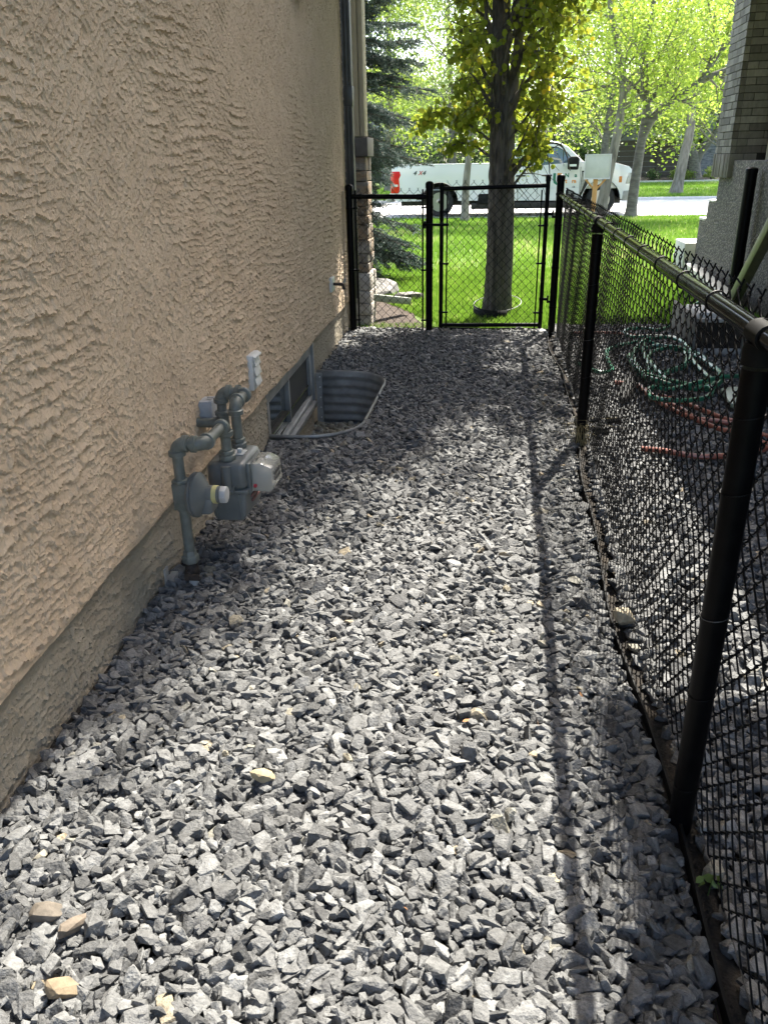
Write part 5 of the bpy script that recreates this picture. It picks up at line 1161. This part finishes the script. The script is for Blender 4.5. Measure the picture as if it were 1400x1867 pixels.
# ------------------------------------------------------------------ pickup truck
def truck():
    YN = 24.95; ang = R(2.0)
    T = thing('pickup_truck', 'white pickup truck parked at the kerb with a company logo on its door', 'pickup truck', (.3, YN+1.1, 0))
    white = mat('white_paint', (.71, .70, .71), .25, 0, .5); white.node_tree.nodes['Principled BSDF'].inputs['Coat Weight'].default_value = .6
    wb = MB(); WD = 2.2
    ox, oy = .3, YN+1.1; ca, sa = math.cos(ang), math.sin(ang)
    def W_(x, d, z):      # d = metres behind the near side
        X, Y = x - ox, YN + d - oy; return Vector((ox + X*ca - Y*sa, oy + X*sa + Y*ca, z))
    def arch(cx, cz, r, a0=0, a1=180, n=14): return [(cx + r*math.cos(R(a0 + (a1-a0)*i/n)), cz + r*math.sin(R(a0 + (a1-a0)*i/n))) for i in range(n+1)]
    rx_, fx_ = -1.86, 2.70; AR = .535; zc = .41
    # lower body with wheel arches, counter-clockwise from the rear bottom
    low = [(-3.28, .55), (-3.05, .44), (rx_-AR, .44)] + [(x, z) for x, z in arch(rx_, zc, AR, 176, 4)] + [(rx_+AR, .44), (fx_-AR-.02, .40)] + [(x, z) for x, z in arch(fx_, zc, AR, 176, 4)] + [(fx_+AR, .42), (3.50, .44), (3.60, .62), (3.60, .95), (3.56, 1.13), (3.40, 1.27), (3.05, 1.36), (2.28, 1.40), (2.10, 1.42), (.50, 1.30), (.10, 1.30), (.08, 1.39), (-3.20, 1.40), (-3.26, 1.2)]
    def slab(poly, d0, d1, name, m, par, bev=.02): return MB().prism(poly, lambda x, z: W_(x, d0, z), lambda x, z: W_(x, d1, z)).build(name, m, par, bevel=bev, seg=3)
    body = slab(low, 0, .14, 'body_side', white, T, .035); slab(low, WD-.14, WD, 'body_side', white, T, .035)
    slab([(2.12, .7), (3.50, .7), (3.53, 1.13), (3.38, 1.26), (3.05, 1.34), (2.3, 1.395), (2.12, 1.40)], .10, WD-.10, 'hood', white, T, .04)
    slab([(-3.22, .62), (-3.22, 1.38), (-3.14, 1.38), (-3.14, .62)], .14, WD-.14, 'tailgate', white, T, .02)
    slab([(-3.2, .60), (-3.2, .66), (.1, .66), (.1, .60)], .13, WD-.13, 'bed_floor', M['edging'], T, .005)
    slab([(-3.22, 1.385), (-3.22, 1.425), (.06, 1.425), (.06, 1.385)], -.006, .10, 'bed_rail', white, T, .012)
    # cab
    def cabprism(poly, nr_, name, m, ins_b=.02, ins_t=.17, bev=.03, zb=1.28, zt=1.97, side=0):
        def f(side_):
            def g(x, z):
                t = max(0, min(1, (z-zb)/(zt-zb))); ins = ins_b + (ins_t-ins_b)*t
                return W_(x, ins + nr_ if side_ == 0 else WD - ins - nr_, z)
            return g
        return MB().prism(poly, f(0), f(1)).build(name, m, T, bevel=bev, seg=3)
    cab = cabprism([(.12, 1.28), (2.12, 1.28), (2.16, 1.42), (1.72, 1.80), (1.45, 1.93), (1.18, 1.965), (.6, 1.965), (.24, 1.92), (.14, 1.6)], 0, 'cab', white)
    # side windows (front door and rear door), framed black
    def window(poly, name, off, m, bev=.008, par=None):
        def g(o):
            def q(x, z): t = (z-1.28)/.69; return W_(x, .02 + .15*t - o, z)
            return q
        return MB().prism(poly, g(off), g(-.02)).build(name, m, par or T, bevel=bev)
    fw = [(.93, 1.32), (1.30, 1.31), (1.52, 1.24), (2.00, 1.225), (2.03, 1.30), (1.68, 1.68), (1.44, 1.80), (1.15, 1.83), (.93, 1.83)]
    rwn = [(.30, 1.33), (.86, 1.33), (.86, 1.83), (.55, 1.82), (.36, 1.74)]
    def shrink(P, k): cx = sum(p[0] for p in P)/len(P); cz = sum(p[1] for p in P)/len(P); return [(cx + (x-cx)*k, cz + (z-cz)*k) for x, z in P]
    glass = mat('truck_glass', (.10, .15, .18), .04, 0, .9)
    f1 = window(fw, 'front_door_window', .006, M['edging']); window(shrink(fw, .93), 'pane', .011, glass, .003, f1)
    f2 = window(rwn, 'rear_door_window', .006, M['edging']); window(shrink(rwn, .91), 'pane', .011, glass, .003, f2)
    ws = MB(); ws.add([W_(2.10, .22, 1.43), W_(1.50, .30, 1.905), W_(1.50, WD-.30, 1.905), W_(2.10, WD-.22, 1.43)], [(0, 1, 2, 3)]); ws.v = [tuple(Vector(v) + Vector((.022, 0, .022))) for v in ws.v]
    ws.build('windscreen', glass, T)
    # door seams, handle, crease shade
    for x, z0, z1 in ((.90, .52, 1.30), (.16, .50, 1.30), (2.08, .5, 1.28)): MB().prism([(x, z0), (x+.012, z0), (x+.012, z1), (x, z1)], lambda x, z: W_(x, -.0015, z), lambda x, z: W_(x, .01, z)).build('door_seam', M['galv_tie'], T)
    MB().prism([(-3.0, .735), (2.1, .735), (2.1, .747), (-3.0, .747)], lambda x, z: W_(x, -.0012, z), lambda x, z: W_(x, .01, z)).build('crease_shade', mat('shade_line', (.55, .57, .59), .4), T)  # grey strip, paints the shade along a body crease
    MB().prism([(1.02, 1.055), (1.30, 1.055), (1.30, 1.095), (1.02, 1.095)], lambda x, z: W_(x, -.035, z), lambda x, z: W_(x, .01, z)).build('door_handle', M['iron'], T, bevel=.01)
    MB().prism([(.30, 1.055), (.56, 1.055), (.56, 1.095), (.30, 1.095)], lambda x, z: W_(x, -.035, z), lambda x, z: W_(x, .01, z)).build('door_handle', M['iron'], T, bevel=.01)
    # fender vent, running board, arch trim
    MB().prism([(2.12, 1.18), (2.30, 1.18), (2.33, 1.10), (2.30, .82), (2.13, .50), (2.10, .50)], lambda x, z: W_(x, -.004, z), lambda x, z: W_(x, .01, z)).build('fender_vent', M['iron'], T, bevel=.002)
    MB().prism([(2.14, 1.14), (2.22, 1.15), (2.23, .92), (2.13, .62), (2.11, .62)], lambda x, z: W_(x, -.009, z), lambda x, z: W_(x, .01, z)).build('vent_inlay', M['galv'], T)
    slab([(-.95, .20), (2.02, .20), (2.02, .38), (-.95, .38)], .04, .30, 'running_board', M['iron'], T, .02)
    slab([(-.78, .34), (-.15, .34), (-.15, .62), (-.74, .62)], -.02, .10, 'side_step', M['edging'], T, .03)
    slab([(-3.0, .30), (3.3, .30), (3.3, .5), (-3.0, .5)], .35, WD-.35, 'chassis', M['iron'], T, .02)
    # lights
    lamp = mat('red_lamp', (.62, .008, .012), .2, 0, .8)
    slab([(-3.27, .66), (-3.04, .66), (-3.00, .76), (-3.02, 1.05), (-2.97, 1.15), (-3.0, 1.25), (-3.27, 1.25)], -.012, .10, 'tail_light', lamp, T, .02)
    slab([(-3.22, .84), (-3.06, .84), (-3.06, .90), (-3.22, .90)], -.018, .02, 'reverse_light', M['white_plastic'], T, .004)
    slab([(3.34, .82), (3.56, .82), (3.55, 1.12), (3.40, 1.10)], -.01, .2, 'headlight', M['clear'], T, .02)
    slab([(3.16, .86), (3.24, .86), (3.24, 1.02), (3.16, 1.02)], -.008, .02, 'side_marker', mat('orange_marker', (.6, .2, .03), .3), T, .003)
    slab([(3.28, .38), (3.66, .38), (3.70, .66), (3.30, .64)], -.02, WD+.02, 'front_bumper', M['galv'], T, .03)
    slab([(3.50, .66), (3.62, .66), (3.60, 1.14), (3.50, 1.16)], .2, WD-.2, 'grille', M['iron'], T, .02)
    slab([(-3.40, .42), (-3.20, .42), (-3.20, .62), (-3.40, .62)], .05, WD-.05, 'rear_bumper', M['galv'], T, .02)
    # mirror
    mr = MB().prism([(1.70, 1.22), (1.98, 1.21), (2.0, 1.50), (1.93, 1.56), (1.74, 1.55), (1.69, 1.48)], lambda x, z: W_(x, -.36, z), lambda x, z: W_(x, -.14, z)).build('door_mirror', M['edging'], T, bevel=.04, seg=3)
    MB().prism([(1.73, 1.30), (1.92, 1.30), (1.92, 1.355), (1.73, 1.355)], lambda x, z: W_(x, -.368, z), lambda x, z: W_(x, -.34, z)).build('marker_lamp', M['white_plastic'], mr)
    b = MB(); b.tube([W_(1.90, -.2, 1.42), W_(2.0, .04, 1.38)], .025, 6); b.tube([W_(1.90, -.2, 1.30), W_(2.0, .04, 1.30)], .025, 6); b.build('mirror_arm', M['edging'], mr)
    # wheels
    tyre = noisy('tyre_rubber', (.012, .012, .012), (.03, .03, .03), 20, .8); alloy = mat('alloy', (.36, .37, .38), .3, .8)
    for cx in (rx_, fx_):
        for d, s in ((.05, 1), (WD-.33, -1)):
            wr = MB(); p = W_(cx, d, zc); nd = W_(cx, d+1, zc) - p
            wr.lathe(p, nd, [(0, .26), (.0, .37), (.03, .405), (.25, .405), (.28, .37), (.28, .26)], 32, False); whl = wr.build('wheel', tyre, T, True)
            b = MB(); q = p if s == 1 else p + nd*.28; nn = nd*s
            b.lathe(q + nn*.005, nn, [(0, .275), (-.004, .275), (.004, .255), (.05, .24), (.055, .12), (.03, .11), (.0, .09), (-.01, .05)], 28); rm = b.build('rim', alloy, whl, True)
            b = MB(); _, u, v = basis(nn)
            for k in range(8): a = k*math.pi/4; c = q + nn*.052 + (u*math.cos(a) + v*math.sin(a))*.175; b.lathe(c, nn*-1, [(0, .045), (.010, .045)], 10)
            b.lathe(q - nn*.012, nn*-1, [(0, .045), (.004, .04)], 12)
            b.build('rim_holes', M['iron'], rm)
        # dark wheel house liner
        b = MB(); pa = arch(cx, zc, AR-.012, 178, 2); b.v = []; b.f = []
        for (x, z) in pa: b.v += [tuple(W_(x, .012, z)), tuple(W_(x, .75, z))]
        for i in range(len(pa)-1): b.f.append((2*i, 2*i+1, 2*i+3, 2*i+2))
        b.add([W_(x, .74, z) for x, z in pa], [tuple(range(len(pa)))]); b.build('wheel_liner', M['iron'], T)
    # lettering
    def text(s, x, z, size_, m, name, sx=1, shear=0, bold=0):
        cu = bpy.data.curves.new(name, 'FONT'); cu.body = s; cu.size = size_; cu.extrude = .001; cu.shear = shear; cu.offset = bold
        tmp = bpy.data.objects.new('tmp', cu); C.objects.link(tmp); dg = bpy.context.evaluated_depsgraph_get(); me = bpy.data.meshes.new_from_object(tmp.evaluated_get(dg)); bpy.data.objects.remove(tmp)
        for v in me.vertices: c = v.co.copy(); v.co = W_(x + c.x*sx, -.004 - c.z, z + c.y)
        me.name = name; me.materials.clear(); return link(name, me, m, T)
    dk = mat('dark_decal', (.05, .07, .08), .4); gr = mat('green_decal', (.01, .16, .10), .4); og = mat('orange_decal', (.72, .28, .06), .4)
    text('4', -2.62, 1.145, .15, dk, 'badge', 1.15, .35, .006); text('X', -2.47, 1.145, .15, mat('red_decal', (.5, .03, .03), .4), 'badge', 1.0, .35, .004); text('4', -2.36, 1.145, .15, dk, 'badge', 1.15, .35, .006)
    def decal(poly, m, name): MB().prism(poly, lambda x, z: W_(x, -.004, z), lambda x, z: W_(x, .005, z)).build(name, m, T)
    decal([(1.335, 1.13), (1.41, 1.13), (1.41, .95), (1.45, .87), (1.54, .85), (1.54, .82), (1.44, .82), (1.36, .87), (1.335, .95)], gr, 'logo')
    decal([(1.45, 1.13), (1.575, 1.13), (1.575, 1.02), (1.50, 1.02), (1.50, .98), (1.575, .98), (1.575, .90), (1.52, .90), (1.45, .97)], og, 'logo')
    text('N', 1.66, 1.02, .15, gr, 'door_lettering', 1, 0, .006); text('a', 1.93, 1.02, .15, gr, 'door_lettering', 1, 0, .006)
    text('t', 1.68, .87, .15, og, 'door_lettering', 1, 0, .006); text('ra', 1.86, .87, .15, og, 'door_lettering', 1, 0, .006)
    text('alka', 1.50, .745, .085, dk, 'door_lettering', 1, 0, .002); text('.ca', 1.87, .745, .085, dk, 'door_lettering', 1, 0, .002)
truck()

# ------------------------------------------------------------------ small litter: weeds, leaves
M['weed'] = leafmat('weed_leaf', (.09, .15, .04), (.15, .22, .06), None, .3)
WDt = thing('weed', 'tiny green seedling growing between the edging and the fence near the camera', 'weed', (.545, 1.47, 0))
nr = np.random.default_rng(4)
crown_leaves('leaves', np.array([(.545, 1.47, .035), (.55, 1.45, .03)]), 3, .010, .028, M['weed'], WDt, nr)
b = MB(); b.tube([(.545, 1.47, -.02), (.547, 1.465, .035)], .0015, 5); b.build('stem', M['weed'], WDt)
DG = thing('dry_grass_tuft', 'dry straw coloured grass tuft round the foot of the mid fence post', 'grass tuft', (.53, 4.74, 0))
rr = random.Random(12)
b = MB()
for k in range(46):
    x, y = .525 + rr.gauss(0, .03), 4.72 + rr.gauss(0, .05); dx, dy = rr.gauss(0, .07), rr.gauss(0, .07); h = rr.uniform(.06, .2)
    b.tube([(x, y, -.01), (x+dx*.4, y+dy*.4, h*.8), (x+dx, y+dy, h*.75)], [.0014, .001, .0005], 3)
b.build('blades', mat('straw', (.30, .25, .13), .8), DG)
def dead_leaves(name, n, x0, x1, y0, y1, label, m):
    P = np.stack([rng.uniform(x0, x1, n), rng.uniform(y0, y1, n), rng.uniform(.02, .04, n)], 1)
    for p, k in zip(P, range(n)):
        o = crown_leaves(name, p[None], 1, .001, .022, m, None, np.random.default_rng(k+5)); tag(o, label, 'leaf', 'tiny fallen leaves on the gravel')
dead_leaves('fallen_leaf', 6, -.9, .45, 1.0, 2.4, 'tiny orange brown fallen leaf bit on the grey gravel', mat('orange_leaf', (.28, .13, .05), .7))
print('faces', sum(len(o.data.polygons) for o in bpy.data.objects if o.type == 'MESH'))
